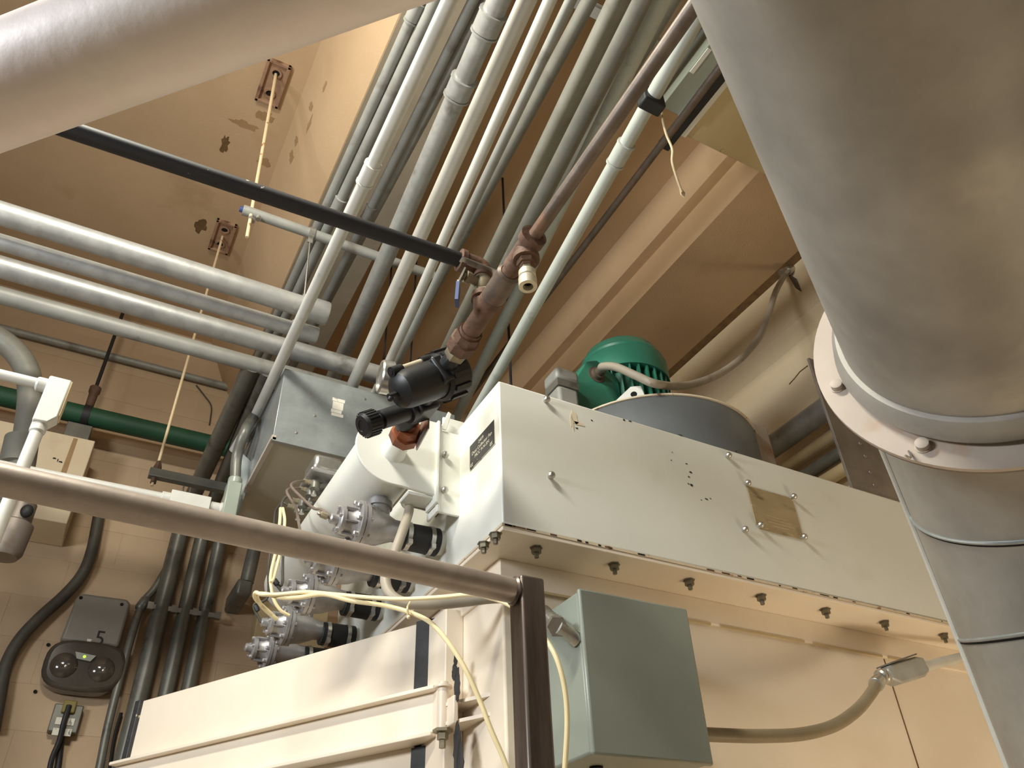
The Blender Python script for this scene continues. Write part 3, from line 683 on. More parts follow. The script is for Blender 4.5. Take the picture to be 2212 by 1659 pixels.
# pipes on the right wall behind the collector
for (p1, p2, r, m, lab, xo) in (((1672, 962), (1790, 878), .055, M_GALV, 'fat grey pipe on the right wall behind the fan', .10), ((1700, 1010), (1800, 940), .028, M_TAN, 'tan pipe under the fat grey wall pipe', .06),
        ((1740, 1030), (1815, 975), .030, M_DPIPE, 'dark pipe low on the right wall', .07), ((1790, 1035), (1830, 1008), .030, M_TAN, 'lowest tan pipe on the right wall', .06)):
    A, B = X(*p1, XL - xo), X(*p2, XL - xo); zz = (A.z + B.z) / 2
    mb = MB(); mb.cyl((XL - xo, .3, zz), (XL - xo, 2.72 if r < .05 else A.y + .05, zz), r, n=20); build(mb, 'wall_pipe', m, label=lab, cat='pipe', group='pipes along the right wall')

# ================================================================ header tank, valves, hoses
TX, TZ, TR, TY0, TY1 = .597, 1.156, .092, 1.70, 2.72
tank = thing('air_header_tank', 'white cylindrical air tank slung beside the collector head', 'tank', (TX, TY0, TZ - TR))
mb = MB(); mb.lathe((TX, TY0, TZ), (0, 1, 0), [(0, TR), (TY1 - TY0 - .06, TR), (TY1 - TY0 - .03, TR * .9), (TY1 - TY0 - .008, TR * .6), (TY1 - TY0, 0)], 48); build(mb, 'shell', M_WHITE, tank)
poly = []
RE = .104
for k in range(25):
    a = math.radians(90 + 180 * k / 24); poly.append((TX + RE * math.cos(a), TY0 - .008, TZ + RE * math.sin(a)))
poly += [(TX + .03, TY0 - .008, TZ - RE), (TX + .125, TY0 - .008, TZ - RE - .005), (TX + .125, TY0 - .008, TZ + RE + .02), (TX + .06, TY0 - .008, TZ + RE + .02)]
mb = MB(); mb.prism(poly, (0, .010, 0)); ep = build(mb, 'end_plate', M_WHITE, tank, bevel=.002)
mb = MB(); mb.bb((TX + .120, TY0 - .02, TZ - RE - .03), (TX + .128, TY0 + .05, TZ + RE + .02)); mb.bb((TX + .05, TY0 + .0, TZ - RE - .012), (TX + .128, TY0 + .06, TZ - RE - .004)); build(mb, 'mounting_plate', M_WHITE, tank, bevel=.002)
mb = MB(); mb.bb((TX + .128, TY0 - .005, TZ - RE - .05), (XC + .002, TY0 + .003, TZ + RE)); mb.bb((TX + .129, TY0 - .01, TZ - RE - .05), (TX + .137, TY0 + .06, TZ + RE + .01)); mb.prism([(TX + .13, TY0 - .012, TZ + RE), (TX + .15, TY0 - .012, TZ + RE), (TX + .165, TY0 - .012, TZ + RE + .06), (TX + .155, TY0 - .012, TZ + RE + .066)], (0, .006, 0)); build(mb, 'mounting_angle', M_WHITE, tank, bevel=.002)
for zz in (TZ + .02, TZ - .09):
    put(scr_me, 'mounting_bolt', tank, (TX + .147, TY0 - .005, zz), (0, -1, 0))
mb = MB(); mb.lathe((TX, TY0 - .006, TZ - .005), (0, -1, 0), [(0, .036), (.008, .031), (.010, .030), (.075, .028)], 28); build(mb, 'nipple', M_WHITE, tank)

# valve prototype (axis +x along the outlet), copied for the four stations
YV4 = [1.806, 2.010, 2.255, 2.470, 2.665]
VZ4 = [.982, .957, .962, .942, .927]
def make_valve(y, VZ, lab):
    t = thing('diaphragm_valve', lab, 'valve', (.56, y, VZ), 'pulse valves under the header tank')
    mb = MB(); mb.lathe((.560, y, VZ), (1, 0, 0), [(0, .060), (.010, .060), (.0105, .057), (.02, .053), (.05, .047), (.075, .036), (.09, .030), (.12, .029)], 32); build(mb, 'body', M_ALUM, t)
    mb = MB(); mb.lathe((.545, y, VZ), (1, 0, 0), [(0, .056), (.003, .061), (.013, .061), (.015, .056)], 32); build(mb, 'bonnet_flange', M_ALUM, t)
    mb = MB(); mb.lathe((.500, y, VZ), (1, 0, 0), [(0, .033), (.003, .037), (.013, .037), (.0135, .032), (.030, .032), (.046, .042)], 28); build(mb, 'bonnet', M_ALUM, t)
    mb = MB(); mb.lathe((.478, y, VZ), (1, 0, 0), [(0, .010), (.004, .014), (.022, .014)], 14); build(mb, 'pilot_port', M_ALUM, t)
    for k in range(8):
        a = 2 * math.pi * k / 8 + .2
        mb = MB(); mb.lathe((.534, y + .053 * math.cos(a), VZ + .053 * math.sin(a)), (1, 0, 0), [(0, .0045), (.003, .007), (.042, .007)], 8); build(mb, 'bolt', M_ALUM, t)
    for k in range(5):
        a = 2 * math.pi * k / 5 + .7
        mb = MB(); mb.lathe((.494, y + .031 * math.cos(a), VZ + .031 * math.sin(a)), (1, 0, 0), [(0, .004), (.003, .0055), (.018, .0055)], 8); build(mb, 'bonnet_screw', M_ALUM, t)
    for k in range(6):
        a = 2 * math.pi * k / 6 + .4
        mb = MB(); mb.box((.526, y + .036 * math.cos(a), VZ + .036 * math.sin(a)), (.030, .004, .012), ((1, 0, 0), (0, -math.sin(a), math.cos(a)), (0, math.cos(a), math.sin(a)))); build(mb, 'rib', M_ALUM, t)
    mb = MB(); mb.lathe((.607, y, VZ + .02), (0, 0, 1), [(0, .030), (.035, .030), (.036, .036), (.052, .036), (.053, .026), (TZ - TR - VZ - .005, .024)], 24); build(mb, 'inlet_neck', M_ALUM, t)
    return t
VL = ['grey diaphragm valve at the near end of the tank, above the rail', 'second grey diaphragm valve from the tank nipple, just under the rail', 'third grey diaphragm valve from the tank nipple, behind the cream tubes', 'fourth grey diaphragm valve from the tank nipple, below the cream tubes', 'farthest grey diaphragm valve, low beside the door top']
HL = ['nearest black rubber sleeve with two bright clamps', 'second black rubber sleeve partly behind the grey hose', 'third rubber sleeve behind the open door', 'fourth rubber sleeve low behind the open door', 'farthest rubber sleeve behind the open door edge']
for k, y in enumerate(YV4):
    VZ = VZ4[k]; make_valve(y, VZ, VL[k])
    t = thing('rubber_sleeve', HL[k], 'hose', (.735, y, VZ - .04), 'rubber sleeves from valves to the collector')
    z0 = VZ - .008
    mb = MB(); mb.lathe((.668, y, z0), (1, 0, 0), [(0, .034), (.002, .036), (.108, .038), (.110, .036)], 28); build(mb, 'sleeve', M_BLACK, t)
    for xx in (.682, .748):
        mb = MB(); mb._ring((xx, y, z0), (1, 0, 0), .0365, .0395, .012, 32); mb.box((xx + .006, y - .03, z0 - .03), (.012, .014, .012)); build(mb, 'hose_clamp', M_STEEL, t)
    mb = MB(); mb.lathe((.776, y, z0), (1, 0, 0), [(0, .033), (.018, .033)], 24); build(mb, 'stub', M_WHITE, t)
text_part('10', 'hand_marking', col, (XC - .0006, 1.83, .895), (0, -1, 0), (0, 0, 1), .030, M_PRINT, .0002)

# ================================================================ air line: filter, regulator, fittings along one straight run
AX, AZ = .572, 1.15
def along(y): return V((AX + (y - 1.2) * .04, y, AZ))
air = thing('air_line_fittings', 'rusty brown iron tees, union and elbow in the air line', 'pipe fittings', along(1.0))
def seg(y0, y1, prof, m, name, n=24):
    a, b = along(y0), along(y1); L = (b - a).length
    mb = MB(); mb.lathe(a, b - a, [(s * L, r) for s, r in prof], n); return build(mb, name, m, air)
seg(1.270, 1.20, [(0, .017), (1, .017)], M_RUST, 'close_nipple')
seg(1.262, 1.232, [(0, .024), (.15, .027), (.85, .027), (1, .024)], M_BRASS, 'nipple_collar', 6)
seg(1.234, 1.175, [(0, .030), (.05, .034), (.55, .034), (.6, .030), (1, .030)], M_RUST, 'union', 8)
seg(1.178, 1.055, [(0, .025), (.10, .025), (.101, .0215), (.85, .0215), (.86, .026), (1, .026)], M_RUST, 'tee')
t1 = along(1.105)
mb = MB(); mb.lathe(t1, (0, 0, 1), [(0, .021), (.036, .0215), (.037, .026), (.05, .026)], 24); build(mb, 'tee_branch', M_RUST, air)
seg(1.075, .975, [(0, .021), (.12, .021), (.13, .0255), (.95, .0255), (1, .02)], M_IRON, 'coupling')
seg(.985, .955, [(0, .0175), (1, .0175)], M_RUST, 'short_nipple')
seg(.96, .868, [(0, .022), (.08, .022), (.09, .0215), (.80, .0215), (.81, .0265), (1, .0265)], M_RUST, 'outlet_tee')
t2 = along(.905)
mb = MB(); mb.lathe(t2, (0, 0, -1), [(0, .021), (.022, .0215), (.023, .026), (.035, .026)], 20); build(mb, 'outlet_branch', M_RUST, air)
mb = MB(); mb.lathe(t2 - V((0, 0, .033)), (0, 0, -1), [(0, .019), (.014, .019), (.0141, .014), (.02, .014)], 6); build(mb, 'outlet_bushing', M_RUST, air)
qc = thing('quick_coupler', 'pale quick-connect coupler pointing down from the rusty tee', 'fitting', t2 - V((0, 0, .10)))
mb = MB(); mb.lathe(t2 - V((0, 0, .050)), (0, 0, -1), [(0, .012), (.012, .0125)], 6); build(mb, 'hex', M_BRASS, qc)
mb = MB(); mb.lathe(t2 - V((0, 0, .062)), (0, 0, -1), [(0, .012), (.003, .0165), (.016, .0165), (.018, .0145), (.022, .0175), (.042, .0175), (.0425, .010), (.030, .009)], 24); build(mb, 'sleeve', M_NICK, qc)
mb = MB(); mb.cyl(t2 - V((0, 0, .092)), t2 - V((0, 0, .0935)), .010, n=16); build(mb, 'bore', M_DARK, qc)
P0, P1 = along(.90), Z(1495, 20, AZ + .06); dv = (P1 - P0)
mb = MB(); mb.cyl(P0, P0 + dv * 2.1, .0133, n=20)
build(mb, 'iron_pipe', M_IRON, label='brown iron air pipe running up to the top right', cat='pipe')
# ball valve on the tee branch, elbow and black supply pipe
def up(z): return t1 + V((0, 0, z))
mb = MB(); mb.lathe(up(.042), (0, 0, 1), [(0, .015), (.03, .015)], 18); build(mb, 'riser_nipple', M_RUST, air)
bv = thing('ball_valve', 'dull brass ball valve with lever standing on the rusty tee', 'valve', up(.06))
mb = MB(); mb.lathe(up(.052), (0, 0, 1), [(0, .0185), (.010, .0185)], 6); build(mb, 'lower_hex', M_BRASS, bv)
mb = MB(); mb.lathe(up(.061), (0, 0, 1), [(0, .016), (.004, .0185), (.024, .0205), (.038, .0185), (.042, .0165), (.052, .0175), (.054, .015)], 20); build(mb, 'body', M_BRASS, bv)
hs = up(.082)
mb = MB(); mb.lathe(hs, (-1, -.15, 0), [(.018, .010), (.034, .010), (.035, .014), (.046, .014), (.047, .007), (.052, .007)], 10); build(mb, 'stem', M_BRASS, bv)
hb = hs + V((-.050, -.008, 0))
lv = [hb + V((.002, 0, .012)), hb + V((-.006, -.004, -.012)), hb + V((-.016, -.008, -.04)), hb + V((-.020, -.010, -.095))]
mb = MB()
for a, b in zip(lv[:-1], lv[1:]):
    dd2 = (b - a); u = dd2.normalized(); w = V((.45, .75, .5)); w = (w - u * w.dot(u)).normalized(); mb.box((a + b) / 2, (dd2.length + .004, .020, .004), (u, w, u.cross(w)))
lev = build(mb, 'lever', M_STEEL, bv)
mb = MB(); a, b = lv[2], lv[3]; u = (b - a).normalized(); w = V((.45, .75, .5)); w = (w - u * w.dot(u)).normalized(); mb.box((a + b) / 2 + u * .005, ((b - a).length, .024, .007), (u, w, u.cross(w))); build(mb, 'lever_sleeve', M_BLUE, lev)
BZ = AZ + .134
bxy = V((t1.x, t1.y, 0))
mb = MB(); mb.tube(bend([up(.102), up(.134), V((t1.x - .055, t1.y, BZ))], .035, 8), .0215, 20)
mb.lathe(V((t1.x - .058, t1.y, BZ)), (1, 0, 0), [(0, .0205), (.001, .026), (.012, .026), (.013, .0215)], 20); build(mb, 'elbow', M_RUST, air)
# flat strap bracket on the valve top
mb = MB(); a = up(.113); mb.box(a + V((-.02, -.020, .0)), (.085, .016, .003), ((1, .0, -.05), (0, 1, 0), (0.05, 0, 1))); mb.box(a + V((.036, -.018, -.009)), (.036, .014, .003), ((1, 0, -.55), (0, 1, 0), (.55, 0, 1))); build(mb, 'strap', M_STEEL, air)
L0 = Z(60, 250, BZ)
A = V((t1.x - .05, t1.y, BZ)); B = V((L0.x, L0.y, BZ)); B = A + (B - A) * 3.2
mb = MB(); mb.cyl(A, B, .0172, n=20); build(mb, 'black_pipe', M_BLACKP, label='long black iron pipe crossing the picture from top left', cat='pipe')

# filter regulator
fr = thing('filter_regulator', 'black filter regulator unit with round gauge on the air line', 'regulator', along(1.45))
def axd(th): return V((-math.cos(math.radians(th)), -.04, -math.sin(math.radians(th)))).normalized()
bd = axd(38)
fc = along(1.345)
mb = MB(); mb.box(fc, (.07, .10, .07), (bd, (0, 1, 0), bd.cross(V((0, 1, 0))))); mb.lathe(along(1.262), (0, 1, 0), [(0, .018), (.02, .022), (.06, .026), (.29, .026), (.32, .02)], 8); build(mb, 'head_block', M_BPLAS, fr, bevel=.006)
mb = MB(); mb.lathe(fc + bd * -.045, bd, [(-.014, .03), (-.008, .052), (0, .058), (.055, .058), (.062, .050)], 40); build(mb, 'collar', M_BPLAS, fr)
for k in range(12):
    a = 2 * math.pi * k / 12; u, w = frame(bd); o = u * math.cos(a) + w * math.sin(a); mb = MB()
    mb.box(fc + bd * -.016 + o * .057, (.048, .012, .012), (bd, o.cross(bd), o)); build(mb, 'collar_rib', M_BPLAS, fr)
mb = MB(); mb.lathe(fc + bd * .015, bd, [(0, .045), (.002, .047), (.095, .045), (.112, .040), (.122, .026), (.124, 0)], 40); bowl = build(mb, 'bowl', M_BPLAS, fr)
mb = MB(); u, w = frame(bd); s0 = fc + bd * .135 + V((-.008, 0, -.012)); mb.cyl(s0 - bd * .006, s0 + bd * .014, .007, n=10); mb.sph(s0 + V((-.006, 0, -.012)), .007); build(mb, 'drain_cock', M_BPLAS, bowl)
# sight tube on the bowl
sd = V((-.30, -.30, .80)); sd = (sd - bd * sd.dot(bd)).normalized()
s1 = fc + bd * .030 + sd * .046; s2 = fc + bd * .11 + sd * .045
mb = MB(); mb.cyl(s1, s2, .0085, n=14); build(mb, 'sight_tube', M_NICK, bowl)
mb = MB(); mb.cyl(s2 - bd * .008, s2 + bd * .022, .0125, n=16); build(mb, 'sight_tube_end', M_BPLAS, bowl)
mb = MB(); mb.cyl(s1 - bd * .015, s1 + bd * .012, .0125, n=16); build(mb, 'sight_tube_end', M_BPLAS, bowl)
mb = MB(); mb.cyl(s2 + bd * .020, s2 + bd * .0235, .006, n=12); build(mb, 'sight_tube_bore', M_DARK, bowl)
rc = along(1.475)
rd = axd(36)
mb = MB(); mb.box(rc + V((0, 0, .0)), (.06, .07, .055), (rd, (0, 1, 0), rd.cross(V((0, 1, 0))))); build(mb, 'regulator_block', M_BPLAS, fr, bevel=.006)
mb = MB(); mb.lathe(rc, rd, [(.02, .029), (.035, .031), (.045, .031), (.046, .024), (.125, .023), (.128, .016), (.135, .016), (.136, .021), (.142, .021)], 28); build(mb, 'bonnet', M_BPLAS, fr)
mb = MB(); mb.lathe(rc + rd * .140, rd, [(0, .026), (.003, .030), (.032, .030), (.040, .024), (.0405, .014), (.038, .013), (.038, 0)], 36); kn = build(mb, 'adjusting_knob', M_BPLAS, fr)
for k in range(24):
    a = 2 * math.pi * k / 24; u, w = frame(rd); o = u * math.cos(a) + w * math.sin(a); mb = MB()
    mb.box(rc + rd * .158 + o * .0302, (.030, .0035, .003), (rd, o.cross(rd), o)); build(mb, 'knob_rib', M_BPLAS, kn)
# gauge on the far side
gc = Y(832, 815, 1.47); gd = V((-.90, .10, -.02)).normalized()
mb = MB(); mb.lathe(gc - gd * .02, gd, [(0, .034), (.004, .042), (.030, .042), (.034, .039), (.0341, .036), (.030, .035), (.030, 0)], 32); gg = build(mb, 'gauge', M_STEEL, fr, label='round steel pressure gauge')
mb = MB(); mb.lathe(gc + gd * .0085, gd, [(0, .0355), (.001, .0355)], 32); build(mb, 'gauge_dial', M_FLANGE, gg)
mb = MB(); mb.cyl(gc - gd * .02, rc + V((0, 0, .01)), .008, n=10); build(mb, 'gauge_stem', M_BRASS, gg)
mb = MB(); w0 = along(1.50) + V((.03, 0, -.04)); mb.prism([w0, w0 + V((.006, .09, -.01)), w0 + V((.006, .10, .05)), w0 + V((0, .0, .06))], (.004, 0, 0)); build(mb, 'mounting_bracket', M_STEEL, fr, bevel=.001)
# copper-brown bushing between regulator and tank nipple
mb = MB(); a = along(1.545); nb = V((TX, TY0 - .079, TZ - .005)); d = nb - a; L = d.length
mb.lathe(a, d, [(0, .020), (L * .25, .020), (L * .26, .031), (L * .62, .034), (L * .64, .040), (L, .040), (L * 1.01, .030)], 8); build(mb, 'reducer_bushing', mat('orange_rust_bushing', (118, 62, 34), (140, 80, 48), .45, .35, scale=18, spot=((80, 44, 28), 14, .56, .12)), air)

# ================================================================ galvanised box behind the tank
GY = 2.45
g0, g1 = Y(615, 795, GY), Y(590, 945, GY)
gx0, gzT, gzB = (g0.x + g1.x) / 2, g0.z, g1.z
gbx = thing('sheet_metal_box', 'galvanised sheet metal box behind the black regulator', 'box', (gx0, GY, gzB))
mb = MB(); mb.bb((gx0, GY, gzB), (1.12, 3.30, gzT)); build(mb, 'casing', M_SHEET, gbx, bevel=.002)
mb = MB(); mb.bb((gx0 + .006, GY + .012, gzB - .003), (1.11, 3.29, gzB + .001)); build(mb, 'bottom_panel', M_SHEETD, gbx)
mb = MB(); mb.bb((gx0 - .004, GY - .002, gzB - .008), (gx0 + .012, 3.30, gzB + .010)); build(mb, 'corner_flange', M_FLANGE, gbx)
mb = MB(); mb.bb((gx0, GY - .002, gzB - .012), (1.12, GY + .016, gzB + .002)); build(mb, 'bottom_flange', M_SHEET, gbx)
mb = MB(); mb.bb((gx0 - .03, GY + .02, gzB - .06), (gx0 + .001, 3.30, gzB + .02)); 
s0, s1 = Y(719, 858, GY - .001), Y(741, 903, GY - .001)
for k, (u0, u1) in enumerate(((0, .18), (.2, .62), (.64, .82), (.84, 1))):
    mb = MB(); za, zb = s0.z + (s1.z - s0.z) * u0, s0.z + (s1.z - s0.z) * u1
    mb.bb((s0.x + .003 * (k % 2), GY - .0012, za), (s1.x - .004 * (k % 3), GY + .001, zb)); build(mb, 'sticker_scrap', M_PAPER, gbx)
mb = MB()
for px, py in ((670, 850), (788, 862), (680, 898), (640, 935)):
    q = Y(px, py, GY); m2 = MB(); m2.lathe((q.x, GY, q.z), (0, -1, 0), [(0, .006), (.002, .005), (.003, 0)], 10); build(m2, 'rivet', M_STEEL, gbx)
# box hangs from the ceiling on two rods
for xx in (.94, 1.08):
    mb = MB(); mb.cyl((xx, 2.9, gzT - .002), (xx, 2.9, ZS), .005, n=8); build(mb, 'hanger_rod', M_BLACK, gbx)
# small white duct corner left of the box underside
a, b, c = Y(520, 990, 2.9), Y(546, 1015, 2.9), Y(498, 1120, 2.9)
mb = MB(); mb.prism([(a.x, 2.86, a.z), (b.x, 2.86, b.z), (c.x + .02, 2.86, c.z - .02), (c.x - .03, 2.86, c.z - .02)], (0, .06, 0))
build(mb, 'gusset_plate', M_SHEET, gbx, bevel=.002)

# pilot solenoid block with four solenoids
sy = 2.20
sq = Y(702, 1012, sy)
sol = thing('solenoid_block', 'small silver pilot box with four solenoids above the tank', 'solenoid box', (sq.x, sy, sq.z - .05))
mb = MB(); mb.bb((sq.x - .045, sy - .03, sq.z - .025), (sq.x + .055, sy + .09, sq.z + .035)); build(mb, 'cover', M_STEEL, sol, bevel=.014)
mb = MB(); mb.bb((sq.x - .052, sy - .036, sq.z - .036), (sq.x + .062, sy + .096, sq.z - .022)); build(mb, 'base_plate', M_ALUM, sol, bevel=.006)
mb = MB(); mb.cyl((sq.x + .03, sy + .06, sq.z - .03), (TX - .01, sy + .06, TZ + TR - .01), .012, n=10); build(mb, 'mounting_post', M_DPIPE, sol)
SOLP = [(680, 1052), (671, 1068), (654, 1092), (646, 1105)]
TIP = []
for k, (px, py) in enumerate(SOLP):
    yy = sy + .01 + .055 * k; q = Y(px, py, yy)
    mb = MB(); mb.lathe(q + V((0, 0, -.012)), (0, 0, 1), [(0, .010), (.004, .016), (.03, .017), (.034, .010)], 12); mb.cyl(q + V((0, 0, .005)), q + V((.055, 0, .02)), .010, n=10); so = build(mb, 'pilot', M_DPIPE, sol)
    mb = MB(); mb.lathe(q + V((0, 0, -.030)), (0, 0, 1), [(0, .009), (.018, .004)], 14); build(mb, 'exhaust_cone', M_STEEL, so)
    mb = MB(); mb.lathe(q + V((-.012, 0, .012)), (-1, 0, .05), [(0, .009), (.010, .009), (.011, .007), (.028, .007)], 6); build(mb, 'tube_nut', M_BRASS, so)
    TIP.append(q + V((-.036, 0, .013)))
# copper-grey pilot tubes to each valve
vp = [V((.478, y, z)) for y, z in zip(YV4, VZ4)]
def pxs(lst): return [Y(px, py, yy) for px, py, yy in lst]
paths = [
    [TIP[0]] + pxs([(636, 1042, 2.12), (630, 1052, 2.08), (655, 1078, 2.0), (678, 1098, 1.93), (692, 1100, 1.88), (702, 1108, 1.84)]) + [vp[0] + V((-.03, 0, .006)), vp[0]],
    [TIP[1]] + pxs([(625, 1056, 2.2), (620, 1064, 2.18), (632, 1085, 2.15), (640, 1100, 2.12), (647, 1140, 2.08), (655, 1180, 2.05)]) + [vp[1] + V((-.03, 0, .01)), vp[1]],
    [TIP[2]] + pxs([(622, 1072, 2.3), (612, 1080, 2.3), (608, 1100, 2.3), (612, 1160, 2.28), (611, 1210, 2.27), (608, 1265, 2.26)]) + [vp[2] + V((-.03, 0, .03)), vp[2]],
    [TIP[3]] + pxs([(612, 1086, 2.38), (602, 1094, 2.4), (594, 1110, 2.42), (590, 1160, 2.44), (580, 1220, 2.44), (578, 1290, 2.46)]) + [vp[3] + V((-.03, 0, .05)), vp[3]],
]
PL = ['grey pilot tube bending from the top solenoid to the nearest valve', 'grey pilot tube dropping behind the rail to the second valve', 'dark pilot tube dropping to the third valve', 'dark pilot tube dropping to the farthest valve']
for k, p in enumerate(paths):
    t = thing('pilot_tube', PL[k], 'tube', p[-1], 'pilot tubes from solenoids to valves')
    mb = MB(); mb.tube(spline(p, 6), .0042, 8); build(mb, 'tube', M_CTUBE if k < 2 else M_DCABLE, t)
    mb = MB(); mb.lathe(p[-2] + V((.004, 0, 0)), p[-1] - p[-2], [(0, .006), (.004, .009), (.02, .009), (.021, .006)], 8); build(mb, 'fitting', M_BRASS if k < 2 else M_BLACK, t)

# ================================================================ electrical box, hoses and tubing in front
EY = 1.35
e0, e1 = Y(1247, 1274, EY), Y(1530, 1652, EY)
e2 = Y(1276, 1629, EY); e3 = Y(1478, 1324, EY)
ex0, ex1 = (e0.x + e2.x) / 2, (e3.x + e1.x) / 2
ez1, ez0 = (e0.z + e3.z) / 2, (e2.z + e1.z) / 2
eb = thing('electrical_box', 'grey-green steel electrical box on the collector side', 'electrical box', (ex0, EY, ez0))
mb = MB(); mb.bb((ex0, EY, ez0), (ex1, YB - .012, ez1)); build(mb, 'enclosure', M_BOXG, eb, bevel=.006)
mb = MB(); mb.bb((ex0 - .003, EY - .012, ez0 - .003), (ex1 + .003, EY + .001, ez1 + .003)); cov = build(mb, 'cover', M_BOXG, eb, bevel=.005)
mb = MB(); mb.bb((ex0 + .01, YB - .0125, ez0 + .01), (ex1 - .01, YB + .0005, ez1 - .01)); build(mb, 'standoff', M_DPIPE, eb)
mb = MB(); mb.cyl((ex0 + .07, EY + .09, ez0 - .004), (ex0 + .07, EY + .09, ez0 + .004), .014, n=16); build(mb, 'knockout', M_DARK, eb)
# hose from the tank bracket to the box
hq = X(1243, 1378, ex0)
hp = [Y(878, 1085, 1.80), Y(884, 1100, 1.76), Y(872, 1140, 1.72), Y(852, 1195, 1.70), Y(833, 1245, 1.68), Y(842, 1282, 1.66), Y(875, 1302, 1.64), Y(930, 1306, 1.62), Y(1000, 1300, 1.60), Y(1070, 1292, 1.575), Y(1130, 1296, 1.55), Y(1175, 1322, 1.53)]
hp = [V((XB - .05, 1.86, hp[0].z + .01)), V((XB - .09, 1.83, hp[0].z + .015))] + hp
t = thing('flex_conduit', 'grey flexible hose looping under the rail to the electrical box', 'conduit', hp[-1])
mb = MB(); mb.tube(spline(hp, 7), .0125, 14); build(mb, 'hose', M_HOSE, t)
c0 = hp[-1]; c1_ = V((ex0 - .045, hq.y, hq.z + .02)); 
d = (c1_ - c0); L = d.length; pr = []
for k in range(15): pr += [(L * k / 15, .0145), (L * (k + .5) / 15, .0170)]
mb = MB(); mb.lathe(c0, d, pr, 18); build(mb, 'corrugated_end', M_STEEL, t)
mb = MB(); mb.lathe(c1_, d, [(-.004, .022), (.020, .022)], 6); mb.tube(bend([c1_ + d.normalized() * .012, V((ex0 - .012, hq.y - .004, hq.z + .003)), V((ex0 + .003, hq.y - .004, hq.z - .006))], .02, 6), .0165, 16); build(mb, 'angle_connector', M_STEEL, t)
# brown flex conduit right of the box with LB fitting
lq0, lq1 = Y(1905, 1462, 1.50), Y(1995, 1440, 1.50)
bp = [V((ex1 - .004, 1.47, Y(1522, 1592, 1.47).z)), Y(1560, 1588, 1.46), Y(1640, 1590, 1.46), Y(1730, 1586, 1.465), Y(1800, 1568, 1.47), Y(1850, 1535, 1.48), Y(1880, 1500, 1.49), Y(1893, 1478, 1.495)]
t = thing('flex_conduit', 'brown flexible conduit sagging from the box to the right', 'conduit', bp[0])
mb = MB(); mb.tube(spline(bp, 7), .0155, 14); build(mb, 'hose', M_HOSEB, t)
mb = MB(); mb.lathe(bp[-1], lq0 - bp[-1], [(-.008, .017), (-.006, .0205), (.012, .0205), (.014, .017), (.03, .017)], 12); d = (lq1 - lq0).normalized(); mb.lathe(lq0 - d * .012, d, [(0, .016), (.004, .021), (.012, .021), (.013, .018), (.017, .021), (.024, .021)], 14); build(mb, 'connector', M_STEEL, t)
t = thing('junction_fitting', 'cast conduit body at the end of the brown flexible hose', 'fitting', lq0)
dl = (lq1 - lq0); u = dl.normalized(); w = V((0, 1, 0)); w = (w - u * w.dot(u)).normalized(); up_ = w.cross(u); up_ = up_ if up_.z > 0 else -up_
L = dl.length
prof2 = [(.012, -.014), (.012, .014), (.04, .026), (L * .80, .030), (L * .95, .022), (L * .95, -.016), (L * .80, -.028), (.05, -.030)]
mb = MB(); mb.prism([lq0 + u * a + up_ * b - w * .022 for a, b in prof2], w * .044); build(mb, 'casting', M_GALV, t, bevel=.006)
mb = MB(); mb.prism([lq0 + u * a + up_ * (b if b < 0 else b + .001) - w * .026 for a, b in ((.03, .024), (L * .8, .032), (L * .8, .036), (.03, .028))], w * .052); build(mb, 'cover', M_DPIPE, t)
mb = MB(); mb.lathe(lq0 + u * L * .86, u, [(0, .018), (.002, .022), (.02, .022), (.021, .0145)], 18); build(mb, 'hub', M_WPIPE, t)
mb = MB(); mb.cyl(lq0 + u * L * .95, lq0 + u * (L + .55), .0145, n=16); build(mb, 'conduit_stub', M_WPIPE, t)

# cream plastic tubes
ta = pxs([(610, 1120, 1.95), (600, 1170, 1.95), (586, 1235, 1.95), (585, 1265, 1.94), (592, 1295, 1.93), (606, 1328, 1.93)])
def tubeobj(pts, label, r=.0045, m=M_TUBE):
    mb = MB(); mb.tube(spline(pts, 8), r, 10); return build(mb, 'plastic_tube', m, label=label, cat='tube', group='cream plastic tubes')
up1 = pxs([(606, 1098, 2.02), (604, 1130, 1.98), (597, 1185, 1.95), (586, 1235, 1.93), (585, 1262, 1.92), (592, 1296, 1.92), (606, 1318, 1.92), (625, 1330, 1.92)])
tubeobj(up1, 'left of two cream tubes dropping from the pilot tubes', .0042)
up2 = pxs([(611, 1098, 2.02), (615, 1130, 1.98), (606, 1190, 1.95), (592, 1245, 1.93), (586, 1258, 1.915)])
tubeobj(up2, 'right of two cream tubes dropping from the pilot tubes', .0042)
loopA = pxs([(588, 1328, 1.90), (566, 1308, 1.89), (551, 1292, 1.86), (552, 1280, 1.84), (566, 1284, 1.82), (600, 1284, 1.80), (660, 1279, 1.75), (712, 1283, 1.70), (800, 1291, 1.62), (870, 1294, 1.56), (950, 1290, 1.50), (1020, 1284, 1.44), (1060, 1292, 1.40), (1098, 1306, 1.36), (1140, 1335, 1.31), (1182, 1386, 1.27), (1205, 1430, 1.25), (1220, 1490, 1.245), (1225, 1560, 1.245), (1220, 1660, 1.245), (1215, 1720, 1.245)])
tubeobj(loopA, 'cream tube running behind the post and down beside the grey-green box', .0047)
loopB = pxs([(598, 1338, 1.92), (572, 1316, 1.91), (558, 1298, 1.87), (556, 1284, 1.85), (578, 1284, 1.83), (610, 1291, 1.80), (650, 1290, 1.76), (700, 1284, 1.71), (760, 1298, 1.66), (830, 1308, 1.62), (885, 1323, 1.58), (930, 1345, 1.55), (970, 1390, 1.52), (1005, 1445, 1.50), (1035, 1510, 1.49), (1060, 1575, 1.48), (1090, 1645, 1.47), (1115, 1720, 1.46)])
